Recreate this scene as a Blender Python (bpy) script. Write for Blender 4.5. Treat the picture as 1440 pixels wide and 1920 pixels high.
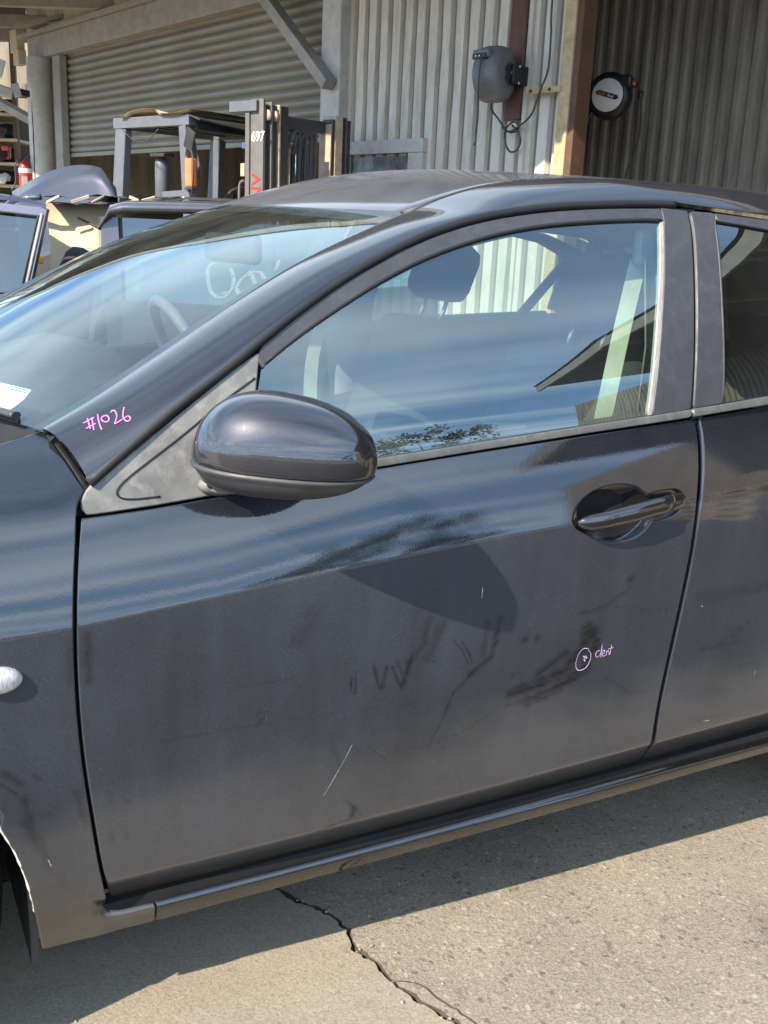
import bpy, bmesh, math, random
import numpy as np
from mathutils import Vector, Matrix, geometry, noise as mnoise

random.seed(7)
for o in list(bpy.data.objects):
    bpy.data.objects.remove(o)
scene = bpy.context.scene
COL = scene.collection

# ---------------------------------------------------------------- camera
cam_data = bpy.data.cameras.new('camera')
cam = bpy.data.objects.new('camera', cam_data)
COL.objects.link(cam)
cam_data.sensor_fit = 'VERTICAL'
cam_data.sensor_height = 36.0
cam_data.lens = 35.36
cam_data.clip_start = 0.05
cam_data.clip_end = 3000.0
cam.matrix_world = Matrix(((0.88647, 0.08679, -0.45458, 0.2307),
                           (-0.46065, 0.25979, -0.84871, -2.2455),
                           (0.04443, 0.96176, 0.27028, 1.3015),
                           (0, 0, 0, 1)))
scene.camera = cam

# ---------------------------------------------------------------- sun and sky
SUN_DIR = Vector((0.33, 0.125, -0.28)).normalized()        # the way the light travels
sun_data = bpy.data.lights.new('sun', 'SUN')
sun_data.energy = 5.0
sun_data.angle = math.radians(0.53)
sun_data.color = (1.0, 0.89, 0.74)
sun = bpy.data.objects.new('sun', sun_data)
sun.rotation_euler = SUN_DIR.to_track_quat('-Z', 'Y').to_euler()
sun.location = (-6, -3, 8)
COL.objects.link(sun)
SUN_EL = math.asin(-SUN_DIR.z)
SUN_AZ = math.atan2(-SUN_DIR.x, -SUN_DIR.y)                # clockwise from +Y

world = bpy.data.worlds.new('World')
scene.world = world
world.use_nodes = True
wn, wl = world.node_tree.nodes, world.node_tree.links
wn.clear()
w_out = wn.new('ShaderNodeOutputWorld')
w_bg = wn.new('ShaderNodeBackground')
w_bg.inputs['Strength'].default_value = 0.070
sky = wn.new('ShaderNodeTexSky')
sky.sky_type = 'NISHITA'
sky.sun_disc = False
sky.sun_elevation = SUN_EL
sky.sun_rotation = SUN_AZ
sky.air_density = 1.15
sky.dust_density = 1.0
sky.ozone_density = 1.5
# streaky high cloud over the whole sky: direction projected on a flat cloud layer
tc = wn.new('ShaderNodeTexCoord')
sep = wn.new('ShaderNodeSeparateXYZ')
wl.new(tc.outputs['Generated'], sep.inputs[0])
mx = wn.new('ShaderNodeMath'); mx.operation = 'MAXIMUM'; mx.inputs[1].default_value = 0.04
wl.new(sep.outputs['Z'], mx.inputs[0])
dv = wn.new('ShaderNodeVectorMath'); dv.operation = 'DIVIDE'
cz = wn.new('ShaderNodeCombineXYZ')
for i in range(3):
    wl.new(mx.outputs[0], cz.inputs[i])
wl.new(tc.outputs['Generated'], dv.inputs[0]); wl.new(cz.outputs[0], dv.inputs[1])
cmap = wn.new('ShaderNodeMapping')
cmap.inputs['Rotation'].default_value = (0, 0, math.radians(12))
cmap.inputs['Scale'].default_value = (0.5, 1.25, 1.0)
wl.new(dv.outputs[0], cmap.inputs['Vector'])
cn = wn.new('ShaderNodeTexNoise')
cn.inputs['Scale'].default_value = 0.8; cn.inputs['Detail'].default_value = 2.6
cn.inputs['Roughness'].default_value = 0.50; cn.inputs['Distortion'].default_value = 0.4
wl.new(cmap.outputs[0], cn.inputs['Vector'])
def w_range(src, a, b, lo, hi):
    r = wn.new('ShaderNodeMapRange')
    for k, v in (('From Min', a), ('From Max', b), ('To Min', lo), ('To Max', hi)):
        r.inputs[k].default_value = v
    wl.new(src, r.inputs['Value'])
    return r.outputs[0]
veil = w_range(sep.outputs['Z'], 0.0, 0.85, 0.62, 0.16)      # the haze veil thickens towards the horizon
dens = w_range(cn.outputs['Fac'], 0.38, 0.70, 0.0, 1.0)
dens2 = wn.new('ShaderNodeMath'); dens2.operation = 'MULTIPLY'
wl.new(dens, dens2.inputs[0]); wl.new(w_range(sep.outputs['Z'], 0.0, 0.9, 0.26, 0.48), dens2.inputs[1])
crx = wn.new('ShaderNodeMath'); crx.operation = 'ADD'; crx.use_clamp = True
wl.new(veil, crx.inputs[0]); wl.new(dens2.outputs[0], crx.inputs[1])
cc_ = wn.new('ShaderNodeMapRange')
cc_.inputs['From Min'].default_value = 0.40; cc_.inputs['From Max'].default_value = 0.66
wl.new(cn.outputs['Fac'], cc_.inputs['Value'])
ccol = wn.new('ShaderNodeMix'); ccol.data_type = 'RGBA'
ccol.inputs['A'].default_value = (7.4, 14.0, 24.5, 1); ccol.inputs['B'].default_value = (19.0, 22.5, 26.5, 1)
wl.new(cc_.outputs[0], ccol.inputs['Factor'])
cmix = wn.new('ShaderNodeMix'); cmix.data_type = 'RGBA'
wl.new(crx.outputs[0], cmix.inputs['Factor']); wl.new(sky.outputs[0], cmix.inputs['A']); wl.new(ccol.outputs['Result'], cmix.inputs['B'])
wl.new(cmix.outputs['Result'], w_bg.inputs['Color'])
wl.new(w_bg.outputs[0], w_out.inputs['Surface'])

# ---------------------------------------------------------------- exposure
scene.view_settings.view_transform = 'Standard'
scene.view_settings.look = 'None'
scene.view_settings.exposure = 0.90
scene.view_settings.gamma = 1.0
scene.view_settings.use_curve_mapping = False
scene.cycles.max_bounces = 10
scene.cycles.transparent_max_bounces = 16
scene.cycles.caustics_reflective = False
scene.cycles.caustics_refractive = False

# ================================================================ the car's side surfaces
# x runs from the nose (-) to the tail (+), y across, z up; the near flank is at y = -w(x, z)
def crease_z(x):
    return np.interp(x, [-1.0, -0.3, 0.2, 0.48, 0.6, 0.766, 0.95, 1.132, 1.358, 1.625, 2.1, 2.8, 3.6],
                     [0.62, 0.675, 0.70, 0.727, 0.741, 0.759, 0.776, 0.791, 0.805, 0.816, 0.835, 0.86, 0.87])
def belt_z(x):
    return np.interp(x, [-1.0, -0.3, 0.2, 0.5, 0.712, 1.015, 1.398, 1.654, 1.852, 2.4, 3.0, 3.6],
                     [0.70, 0.81, 0.862, 0.884, 0.901, 0.929, 0.958, 0.977, 0.992, 1.02, 1.05, 1.07])
def _sm(fn):
    # a smoothed line: average over a short run so that the reflections have no kinks
    def g(x):
        x = np.asarray(x, float)
        r = 0
        for k, wt in ((-0.2, 1), (-0.13, 2), (-0.06, 3), (0, 3), (0.06, 3), (0.13, 2), (0.2, 1)):
            r = r + wt * fn(x + k)
        return r / 15.0
    return g
crease_z, belt_z = _sm(crease_z), _sm(belt_z)
def soft_relu(t, k):
    return 0.5 * (t + np.sqrt(t * t + k * k))
def plan(x):
    x = np.asarray(x, float)
    p = np.where(x < 1.3, -0.028 * (x - 1.3) ** 2, -0.010 * (x - 1.3) ** 2)
    p = p - 0.20 * np.minimum(x, 0) ** 2
    return p - 0.16 * np.maximum(x - 2.7, 0) ** 2
def w_body(x, z, tuck=1.0):
    x = np.asarray(x, float); z = np.asarray(z, float)
    Wc = 0.875 + plan(x)
    d = z - crease_z(x)
    dp = np.maximum(d, 0)
    sl = 0.205 + 0.040 * np.clip((1.0 - x) / 0.3, 0, 1)
    up = Wc - sl * d - 0.62 * dp ** 2
    e = -d
    lo = Wc + 0.035 * e - 0.135 * e * np.abs(e)
    k = 0.0009 + 0.012 * np.clip((x - 1.35) / 0.5, 0, 1) + 0.012 * np.clip((0.45 - x) / 0.5, 0, 1)
    w = 0.5 * (up + lo - np.sqrt((up - lo) ** 2 + k * k))
    zl = 0.288 + 0.008 * x
    w = w - 0.66 * tuck * (soft_relu(zl - z, 0.010) - soft_relu(0.228 - z, 0.006))
    # round wheel-arch swellings
    for cx in (0.0, 2.64):
        r = np.hypot(x - cx, z - 0.30)
        w = w + 0.016 * np.exp(-((r - 0.37) / 0.085) ** 2) * np.clip((z - 0.12) / 0.2, 0, 1)
    # fender crown ahead of the windscreen
    f = np.clip((0.62 - x) / 0.15, 0, 1)
    w = w - f * 6.0 * soft_relu(z - belt_z(x) + 0.02, 0.01) ** 2
    return w
def w_wing(x, z):
    # the wing's foot hardly tucks in; under the door corner it turns into the skirt's rounded ledge
    x = np.asarray(x, float); z = np.asarray(z, float)
    w = w_body(x, z, 0.30)
    k = np.clip((x - 0.49) / 0.06, 0, 1) * (z < 0.25)
    k = k * k * (3 - 2 * k)
    return w + (w_sill(x, z) - w) * k
def w_glass(x, z):
    x = np.asarray(x, float); z = np.asarray(z, float)
    d = z - belt_z(x)
    p = np.where(x < 1.5, -0.035 * (x - 1.5) ** 2, -0.016 * (x - 1.5) ** 2)
    return 0.818 + p - 0.165 * d - 0.64 * d * np.abs(d)
def w_frame(x, z):
    return w_glass(x, z) + 0.006
def w_rail(x, z):
    return w_glass(x, z) + 0.012
def w_belt(x, z):
    d = z - belt_z(x)
    return w_glass(x, belt_z(x)) + 0.016 - 0.35 * soft_relu(d - 0.008, 0.003)
def w_sill(x, z):
    # side skirt: a rounded upper ledge, then a flat face that leans in at the foot
    x = np.asarray(x, float); z = np.asarray(z, float)
    t = z - 0.205
    return 0.838 + 0.6 * plan(x) - 1.7 * soft_relu(t, 0.006) + 0.34 * np.minimum(t, 0.004)
SURF = {'body': w_body, 'wing': w_wing, 'glass': w_glass, 'frame': w_frame, 'rail': w_rail, 'belt': w_belt, 'sill': w_sill}

# ================================================================ traced outlines of the car (metres)
T = {
    'door': [(0.5045,0.8784),(0.5304,0.8802),(0.5568,0.8821),(0.5834,0.884),(0.6099,0.8862),(0.6361,0.8887),(0.6622,0.8915),(0.6887,0.8944),(0.7163,0.8974),(0.7453,0.9006),(0.7754,0.904),(0.8063,0.9073),(0.8375,0.9107),(0.8677,0.9138),(0.8976,0.9168),(0.9296,0.92),(0.9667,0.9236),(1.011,0.9277),(1.0615,0.932),(1.1154,0.9366),(1.1699,0.9411),(1.2244,0.9454),(1.2806,0.9498),(1.3387,0.9542),(1.3988,0.9585),(1.4614,0.9627),(1.5263,0.9668),(1.5935,0.9709),(1.663,0.9752),(1.6636,0.9675),(1.6645,0.9602),(1.665,0.952),(1.6649,0.9419),(1.6641,0.929),(1.6629,0.9141),(1.6615,0.8984),(1.6599,0.8829),(1.6581,0.8681),(1.6561,0.8531),(1.6542,0.838),(1.6527,0.8228),(1.6515,0.8073),(1.6506,0.7916),(1.6497,0.7758),(1.6489,0.7599),(1.6481,0.7446),(1.6473,0.7297),(1.6461,0.7138),(1.6446,0.6952),(1.6425,0.673),(1.64,0.648),(1.6375,0.6217),(1.6352,0.5957),(1.633,0.57),(1.6309,0.5438),(1.6289,0.5177),(1.6273,0.4922),(1.626,0.4674),(1.6249,0.4429),(1.6242,0.419),(1.6241,0.3958),(1.6246,0.3736),(1.6258,0.3524),(1.6274,0.3313),(1.6299,0.309),(1.6346,0.2841),(1.6528,0.2488),(1.6606,0.2204),(1.6544,0.2023),(1.5826,0.2022),(1.5134,0.2019),(1.4459,0.2017),(1.3797,0.2015),(1.3145,0.2013),(1.2506,0.2011),(1.1884,0.2008),(1.1281,0.2007),(1.0699,0.2005),(1.0132,0.2004),(0.9582,0.2004),(0.9046,0.2005),(0.85,0.2009),(0.7954,0.2015),(0.7453,0.202),(0.704,0.202),(0.6727,0.2014),(0.6483,0.2003),(0.6286,0.1993),(0.6112,0.1988),(0.5967,0.1988),(0.5858,0.1993),(0.5764,0.1999),(0.5663,0.2004),(0.5604,0.2014),(0.5543,0.2022),(0.5485,0.2034),(0.5434,0.2055),(0.5391,0.2085),(0.5354,0.2123),(0.5322,0.2169),(0.5294,0.2225),(0.5269,0.2307),(0.5237,0.2445),(0.5204,0.26),(0.5172,0.2746),(0.5129,0.2956),(0.5104,0.3094),(0.5083,0.3229),(0.5061,0.3377),(0.504,0.3541),(0.5019,0.3717),(0.4998,0.39),(0.4978,0.4086),(0.4956,0.4275),(0.4934,0.4469),(0.4913,0.4663),(0.4895,0.4853),(0.4879,0.5037),(0.4864,0.5216),(0.4851,0.5397),(0.484,0.5582),(0.4831,0.5775),(0.4824,0.5973),(0.4819,0.617),(0.4816,0.6365),(0.4815,0.6557),(0.4816,0.6749),(0.4819,0.6936),(0.4824,0.7115),(0.4829,0.7282),(0.4841,0.7431),(0.4854,0.7577),(0.487,0.7722),(0.4888,0.787),(0.4908,0.8018),(0.4929,0.8163),(0.4951,0.8301),(0.4973,0.8429),(0.4996,0.855),(0.502,0.8667)],
    'cup': [(1.3511,0.8174),(1.3521,0.8231),(1.3547,0.8287),(1.3593,0.8346),(1.366,0.8412),(1.3747,0.848),(1.3847,0.8541),(1.3961,0.8591),(1.4088,0.8633),(1.4223,0.8664),(1.4366,0.8683),(1.4516,0.8692),(1.4659,0.8689),(1.4794,0.8675),(1.4921,0.8648),(1.5034,0.8615),(1.5119,0.8565),(1.5188,0.8508),(1.527,0.8471),(1.5376,0.847),(1.5493,0.8489),(1.5614,0.8503),(1.5744,0.8507),(1.5877,0.8506),(1.5989,0.8494),(1.6068,0.8469),(1.6124,0.8433),(1.6163,0.8391),(1.6185,0.834),(1.619,0.8284),(1.6179,0.8227),(1.6155,0.817),(1.6116,0.8114),(1.605,0.8063),(1.5946,0.8018),(1.5816,0.7979),(1.5692,0.7952),(1.5578,0.7949),(1.5471,0.7958),(1.5384,0.7951),(1.5336,0.7913),(1.5309,0.786),(1.5265,0.7808),(1.519,0.7758),(1.5097,0.7709),(1.4992,0.767),(1.4873,0.7645),(1.4742,0.7631),(1.461,0.7628),(1.4482,0.7637),(1.4354,0.7658),(1.4225,0.7689),(1.4091,0.7733),(1.3958,0.7786),(1.3839,0.784),(1.3737,0.7891),(1.365,0.7941),(1.3582,0.7995),(1.3538,0.8054),(1.3516,0.8115)],
    'fender_edge': [(0.5147,0.9153),(0.5109,0.9106),(0.507,0.906),(0.504,0.9016),(0.502,0.8978),(0.5008,0.8942),(0.4997,0.8903),(0.4989,0.8871),(0.4982,0.8836),(0.4969,0.8767),(0.4948,0.8643),(0.4925,0.848),(0.4899,0.8305),(0.4872,0.8121),(0.4844,0.7925),(0.4819,0.7727),(0.4799,0.7534),(0.4782,0.7338),(0.4772,0.7122),(0.4766,0.6882),(0.4763,0.6629),(0.4763,0.6373),(0.4768,0.6114),(0.4776,0.585),(0.4787,0.5593),(0.4802,0.5347),(0.4819,0.5108),(0.484,0.4866),(0.4865,0.4612),(0.4893,0.4353),(0.4922,0.4101),(0.4949,0.3856),(0.4976,0.3618),(0.5004,0.3395),(0.5032,0.3189),(0.5062,0.2997),(0.5092,0.2821),(0.5117,0.2678),(0.5137,0.2569),(0.5216,0.2277),(0.524,0.223),(0.527,0.2193),(0.5304,0.2165),(0.5327,0.2148),(0.5354,0.2136),(0.5427,0.2124),(0.5574,0.2114),(0.5768,0.2107),(0.5963,0.21)],
    'fender_gap_top': [(0.4778,0.9838),(0.4869,0.9686),(0.4962,0.9517),(0.5056,0.9329),(0.5147,0.9153)],
    'fender_low': [(0.5961,0.2095),(0.5964,0.1694),(0.5344,0.1707),(0.4735,0.1758),(0.4157,0.1771)],
    'arch': [(0.4157,0.1771),(0.4108,0.2212),(0.404,0.2751),(0.3935,0.3362),(0.3792,0.3901),(0.3606,0.4355)],
    'fender_top': [(0.4778,0.9838),(0.462,0.9796),(0.4379,0.9745),(0.4141,0.9689)],
    'rdoor_left': [(1.6744,0.9767),(1.6756,0.9658),(1.677,0.9548),(1.6773,0.9413),(1.6762,0.9234),(1.6744,0.9028),(1.6724,0.8821),(1.67,0.8622),(1.6675,0.8421),(1.6654,0.8217),(1.6635,0.801),(1.6618,0.78),(1.6604,0.7587),(1.6592,0.7384),(1.658,0.718),(1.6561,0.6938),(1.6533,0.6634),(1.65,0.6289),(1.6469,0.594),(1.644,0.5595),(1.6413,0.5244),(1.6392,0.4902),(1.6375,0.4571),(1.6364,0.4248),(1.6362,0.3933),(1.6374,0.3632),(1.6396,0.3339),(1.6445,0.3024)],
    'rdoor_kink': [(1.6445,0.3024),(1.6679,0.2031)],
    'rdoor_bot': [(1.6679,0.2031),(1.8234,0.2008),(2.0667,0.1946)],
    'rdoor_top': [(1.6744,0.9767),(1.7737,0.9846),(1.8642,0.9923)],
    'belt_low': [(0.769,0.9063),(0.8392,0.913),(0.9686,0.9252),(1.1699,0.9438),(1.395,0.9624),(1.6448,0.9806)],
    'belt_up': [(0.7697,0.9211),(0.84,0.9288),(0.9692,0.9398),(1.1707,0.958),(1.3961,0.9764),(1.5608,0.9888),(1.65,0.9962)],
    'rbelt': [(1.6542,0.9971),(1.7348,1.0032),(1.8518,1.0135),(1.8498,0.9971),(1.7619,0.9901),(1.653,0.9813)],
    'frame_out': [(0.8036,1.117),(0.8254,1.132),(0.8477,1.1472),(0.8704,1.1621),(0.8938,1.1767),(0.9178,1.191),(0.942,1.2047),(0.9652,1.2171),(0.9887,1.2288),(1.016,1.2415),(1.0498,1.2567),(1.0879,1.273),(1.1267,1.288),(1.1645,1.3004),(1.2027,1.3114),(1.2414,1.321),(1.2804,1.3292),(1.3197,1.3359),(1.3596,1.3419),(1.4001,1.3471),(1.4411,1.3515),(1.4827,1.3553),(1.5255,1.3586),(1.569,1.3613),(1.6115,1.3635),(1.6515,1.3651),(1.6904,1.3661),(1.73,1.3672)],
    'frame_in': [(0.805,1.0899),(0.8241,1.1029),(0.8435,1.116),(0.8651,1.1298),(0.8902,1.1448),(0.9177,1.1605),(0.9457,1.1759),(0.9734,1.1907),(1.0016,1.2052),(1.0302,1.219),(1.0584,1.232),(1.087,1.2443),(1.1183,1.2563),(1.1541,1.2687),(1.193,1.2808),(1.2324,1.2918),(1.2715,1.3012),(1.3109,1.3094),(1.3509,1.3164),(1.3912,1.3222),(1.432,1.3269),(1.4735,1.3309),(1.5185,1.3348),(1.5642,1.338),(1.602,1.3404),(1.6255,1.3414),(1.64,1.3415),(1.6547,1.3417)],
    'bpl': [(1.6628,1.342),(1.6524,1.3137),(1.643,1.2857),(1.6332,1.2564),(1.6224,1.2248),(1.6115,1.1919),(1.6014,1.1592),(1.5921,1.1264),(1.5836,1.0936),(1.5762,1.0629),(1.5698,1.0357),(1.564,1.0106),(1.5589,0.9853)],
    'bpr': [(1.7304,1.3652),(1.728,1.3508),(1.7259,1.3365),(1.7219,1.3184),(1.7151,1.294),(1.7071,1.266),(1.6997,1.2383),(1.693,1.2119),(1.6868,1.1856),(1.6811,1.1594),(1.676,1.1335),(1.6715,1.1076),(1.6671,1.0808),(1.6625,1.0524),(1.6582,1.0231),(1.6549,0.9935)],
    'rbpl': [(1.7398,1.3646),(1.7375,1.3506),(1.7356,1.3367),(1.7316,1.3188),(1.7248,1.2944),(1.7168,1.2663),(1.7093,1.2384),(1.7026,1.212),(1.6964,1.1857),(1.6906,1.1594),(1.6851,1.1334),(1.68,1.1074),(1.6752,1.0807),(1.6705,1.0528),(1.6663,1.0241),(1.6631,0.9952)],
    'rbpr': [(1.7946,1.3467),(1.7887,1.3222),(1.7837,1.298),(1.7775,1.27),(1.7695,1.2348),(1.7617,1.196),(1.7555,1.1595),(1.7511,1.1272),(1.7476,1.0971),(1.7447,1.0694),(1.742,1.0452),(1.7392,1.0235),(1.7371,1.0016)],
    'rframe_out': [(1.7398,1.3646),(1.8005,1.3634),(1.944,1.3563)],
    'rframe_in': [(1.7946,1.3467),(1.8631,1.3423),(1.9347,1.3358)],
    'sail': [(0.5083,0.8871),(0.5083,0.8988),(0.5153,0.9122),(0.5316,0.9275),(0.5885,0.9671),(0.6563,1.015),(0.718,1.0579),(0.7545,1.0825),(0.799,1.109),(0.791,1.0758),(0.7804,1.0283),(0.7645,0.9158),(0.721,0.8969),(0.614,0.8851),(0.5242,0.8775),(0.5129,0.8783)],
    'sail_groove': [(0.785,1.0687),(0.768,1.0583),(0.7511,1.048),(0.7321,1.0357),(0.7094,1.02),(0.6848,1.0025),(0.6615,0.9861),(0.64,0.9715),(0.6198,0.9581),(0.6025,0.9464),(0.5887,0.9369),(0.5778,0.929),(0.5695,0.9224),(0.5641,0.9172),(0.5613,0.9132),(0.5601,0.9097),(0.5601,0.9063),(0.5617,0.9032),(0.5648,0.9008),(0.5692,0.8991),(0.5751,0.8979),(0.5833,0.8973),(0.5948,0.8975),(0.6088,0.8982),(0.6228,0.8989)],
    'pillarA': [[0.5192,-0.7877,0.9303],[0.5886,-0.78,0.9844],[0.6566,-0.7703,1.0345],[0.7454,-0.7563,1.0927],[0.8019,-0.7446,1.1319],[0.8705,-0.7296,1.1763],[0.9421,-0.714,1.2183],[1.0165,-0.699,1.2561],[1.1274,-0.6798,1.3021],[1.2421,-0.667,1.3347],[1.3606,-0.6603,1.356],[1.4835,-0.6585,1.3689],[1.6658,-0.6596,1.3802],[1.7453,-0.6651,1.3771],[1.9421,-0.6785,1.3658]],
    'pillarB': [[0.473,-0.7,0.9925],[0.5479,-0.685,1.0299],[0.6175,-0.672,1.0698],[0.7039,-0.656,1.1211],[0.7561,-0.646,1.1523],[0.825,-0.632,1.1921],[0.8974,-0.616,1.2308],[0.9729,-0.6,1.265],[1.0755,-0.578,1.3062],[1.1425,-0.562,1.3311]],
    'ditch': [[1.1627,-0.555,1.3367],[1.229,-0.555,1.3674],[1.3094,-0.555,1.391],[1.3812,-0.555,1.403]],
    'smears': [([(0.9201,0.5825),(0.9166,0.5537)],0.0024,0.8),([(0.9286,0.5889),(0.9255,0.5522)],0.0024,0.8),([(0.9586,0.6005),(0.9732,0.5536)],0.0038,0.8),([(0.9841,0.5915),(0.9773,0.5529)],0.0048,0.85),([(0.9943,0.5898),(1.0121,0.5518)],0.0038,0.8),([(1.0316,0.5986),(1.0173,0.5509)],0.0067,0.9),([(1.004,0.5981),(1.0243,0.5547)],0.0038,0.85),([(1.0613,0.6678),(1.0537,0.6248),(1.025,0.5897)],0.0086,0.45),([(1.1123,0.6208),(1.134,0.5952),(1.1473,0.5694)],0.0024,0.75),([(1.1301,0.6151),(1.1476,0.5899),(1.1565,0.5668)],0.0024,0.75),([(1.2071,0.6472),(1.1959,0.5769),(1.1516,0.5479)],0.0086,0.55),([(1.1814,0.6458),(1.1769,0.5748)],0.0067,0.4),([(1.1622,0.5534),(1.1215,0.5166),(1.1005,0.4621),(1.0785,0.4201)],0.0038,0.7),([(1.0221,0.4248),(1.0767,0.4161),(1.1525,0.435),(1.207,0.4591)],0.0017,0.6),([(1.0693,0.4362),(1.067,0.404)],0.0014,0.6),([(1.1197,0.4797),(1.1679,0.4207)],0.0012,0.5),([(1.2664,0.597)],0.0114,0.55),([(1.2936,0.5969)],0.0086,0.5),([(1.2448,0.5315)],0.0067,0.4),([(1.4065,0.5966),(1.4058,0.5585),(1.3673,0.5208),(1.2969,0.497),(1.2496,0.4926)],0.0162,0.75),([(1.4342,0.5649),(1.4128,0.5127),(1.348,0.4829),(1.2882,0.4719)],0.0152,0.8),([(1.3126,0.4717),(1.2384,0.4695)],0.0038,0.75),([(1.2972,0.4947),(1.2372,0.4971)],0.0038,0.7),([(1.4211,0.5835)],0.0229,0.85),([(1.3624,0.5547),(1.3053,0.524)],0.0114,0.6),([(1.0885,0.6542),(1.0612,0.5938)],0.0133,0.35),([(0.8497,0.7058),(0.8231,0.6639)],0.019,0.2),([(1.2624,0.5316),(1.2397,0.5249)],0.0029,0.5),([(1.4998,0.6827)],0.0124,0.55),([(1.5057,0.6691),(1.4392,0.635),(1.3892,0.6314)],0.0048,0.4),([(1.4694,0.4854),(1.5387,0.4395),(1.5887,0.4334)],0.0038,0.3),([(1.4126,0.6441),(1.6182,0.6039)],0.0014,0.5),([(0.7554,0.5232),(0.7738,0.5504)],0.0029,0.55),([(0.7515,0.5402),(0.7709,0.5585)],0.0019,0.5),([(0.7781,0.5207)],0.0048,0.4),([(0.4983,0.7175),(0.4977,0.6845),(0.4971,0.6468)],0.0086,0.45),([(0.5205,0.4551),(0.5217,0.4359)],0.0048,0.5),([(0.5452,0.4351),(0.55,0.4283)],0.0038,0.5),([(0.5224,0.3827),(0.523,0.3648)],0.0043,0.5),([(0.5445,0.3769),(0.5444,0.362)],0.0043,0.5),([(0.9099,0.4123),(0.8862,0.4795)],0.0048,0.25),([(0.9583,0.4438),(1.0089,0.3952)],0.0014,0.4),([(0.7085,0.5992),(0.8809,0.5968),(1.083,0.5852)],0.0011,0.3),([(0.5987,0.5272),(0.8269,0.526),(1.1785,0.506)],0.0011,0.35),([(0.7224,0.2637),(0.8148,0.2448),(0.8613,0.2195)],0.0019,0.35),([(0.6546,0.2785),(0.7652,0.2808)],0.0011,0.35),([(1.1506,0.3567),(1.1637,0.3063)],0.0057,0.2),([(1.4887,0.3503),(1.5241,0.2867)],0.0067,0.2)],
    'rear_smears': [([(1.697,0.4981),(1.7836,0.5138),(1.8604,0.5502)],0.0029,0.5),([(1.7406,0.5027),(1.8501,0.4966)],0.0057,0.35),([(1.6859,0.6227),(1.8837,0.6191)],0.0133,0.3),([(1.8323,0.4434),(1.9304,0.4385)],0.0019,0.4)],
    'wing_smears': [([(0.3716,0.5219),(0.3927,0.5027)],0.0076,0.5),([(0.3648,0.507),(0.3844,0.488)],0.0057,0.5),([(0.3964,0.4741),(0.4049,0.4183),(0.4223,0.3707)],0.0095,0.55),([(0.4099,0.5134),(0.4198,0.5005)],0.0048,0.4),([(0.4733,0.469),(0.48,0.4322),(0.487,0.3971)],0.0067,0.45),([(0.4408,0.33),(0.4533,0.2954)],0.0057,0.5),([(0.4024,0.446),(0.433,0.4392)],0.0029,0.4),([(0.4732,0.2899),(0.4805,0.2374)],0.0038,0.4),([(0.494,0.2651)],0.0057,0.4),([(0.4186,0.3768),(0.4328,0.3331)],0.0057,0.4),([(0.4713,0.7129),(0.4696,0.6384)],0.0057,0.4)],
    'skirt': [(0.5988,0.2117),(0.6978,0.2122),(0.895,0.2119),(1.1149,0.2126),(1.3622,0.2138),(1.6341,0.215),(1.7952,0.2154),(2.0269,0.2149),(2.2,0.2149),(2.24,0.2049),(2.25,0.185),(2.2,0.1772),(2.0272,0.1772),(1.7939,0.1779),(1.6345,0.1748),(1.363,0.1749),(1.116,0.1744),(0.8957,0.1736),(0.6976,0.17),(0.5983,0.1687)],
    'roof_edge': [[1.229,-0.558,1.3655],[1.309,-0.558,1.389],[1.42,-0.559,1.408],[1.56,-0.56,1.418],[1.85,-0.56,1.421],[2.2,-0.556,1.411],[2.5,-0.55,1.388],[2.72,-0.545,1.36]],
    'cup_mid': [1.4379,0.8184],
    'cup_r': [0.0957,0.0595],
    'cup_tilt': 0.06,
    'handle': [(1.358,0.8083),(1.3725,0.8089),(1.3883,0.8103),(1.4068,0.8125),(1.4316,0.8151),(1.4568,0.8177),(1.4823,0.8204),(1.5081,0.8231),(1.5277,0.8254),(1.5475,0.8267),(1.5648,0.8282)],
    'handle_end': [(1.5675,0.8285),(1.585,0.8285),(1.6013,0.8292),(1.6136,0.8302)],
    'arm': [(0.7287,0.9137)],
    'repeater': (0.3693,0.6659),
    'mirror': {'c':[0.7709,-0.925,0.9768],'yaw':-0.6237,'tilt':-0.1502,'a':0.1318,'b':0.0812,'h':0.0912,'hl':0.0564,'taper':-0.0997,'ztaper':-0.1343,'shear':0.0957,'seam':-0.2},
    'w1026_3d': [[[0.5332,-0.7304,1.0097],[0.5331,-0.7407,1.0038],[0.5333,-0.7495,0.9976]],[[0.5394,-0.733,1.0114],[0.5381,-0.7449,1.0033],[0.5374,-0.7534,0.9961]],[[0.5258,-0.735,1.0038],[0.5339,-0.7348,1.0077],[0.5422,-0.7347,1.0118]],[[0.5276,-0.7457,0.9977],[0.5349,-0.7458,1.0012],[0.5417,-0.7457,1.0045]],[[0.5478,-0.7322,1.0158],[0.5469,-0.7438,1.0084],[0.547,-0.7521,1.002],[0.5483,-0.7578,0.9973]],[[0.5582,-0.7417,1.0154],[0.5525,-0.7411,1.013],[0.5511,-0.7453,1.0094],[0.5537,-0.7495,1.0075],[0.5581,-0.7518,1.0077],[0.5608,-0.75,1.0106],[0.5607,-0.7458,1.0138],[0.5582,-0.7417,1.0154]],[[0.5657,-0.7418,1.0191],[0.568,-0.7396,1.0217],[0.5713,-0.7424,1.0215],[0.5724,-0.7492,1.0171],[0.5705,-0.7547,1.0114],[0.5672,-0.7588,1.0057],[0.5719,-0.7591,1.0078],[0.5788,-0.7588,1.0117]],[[0.5848,-0.7447,1.027],[0.5813,-0.7518,1.0196],[0.5803,-0.7575,1.0137],[0.5833,-0.7628,1.0095],[0.5876,-0.764,1.0103],[0.5897,-0.7617,1.0141],[0.5871,-0.7588,1.0159],[0.5835,-0.7584,1.0145],[0.5801,-0.7592,1.012]]],
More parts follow.
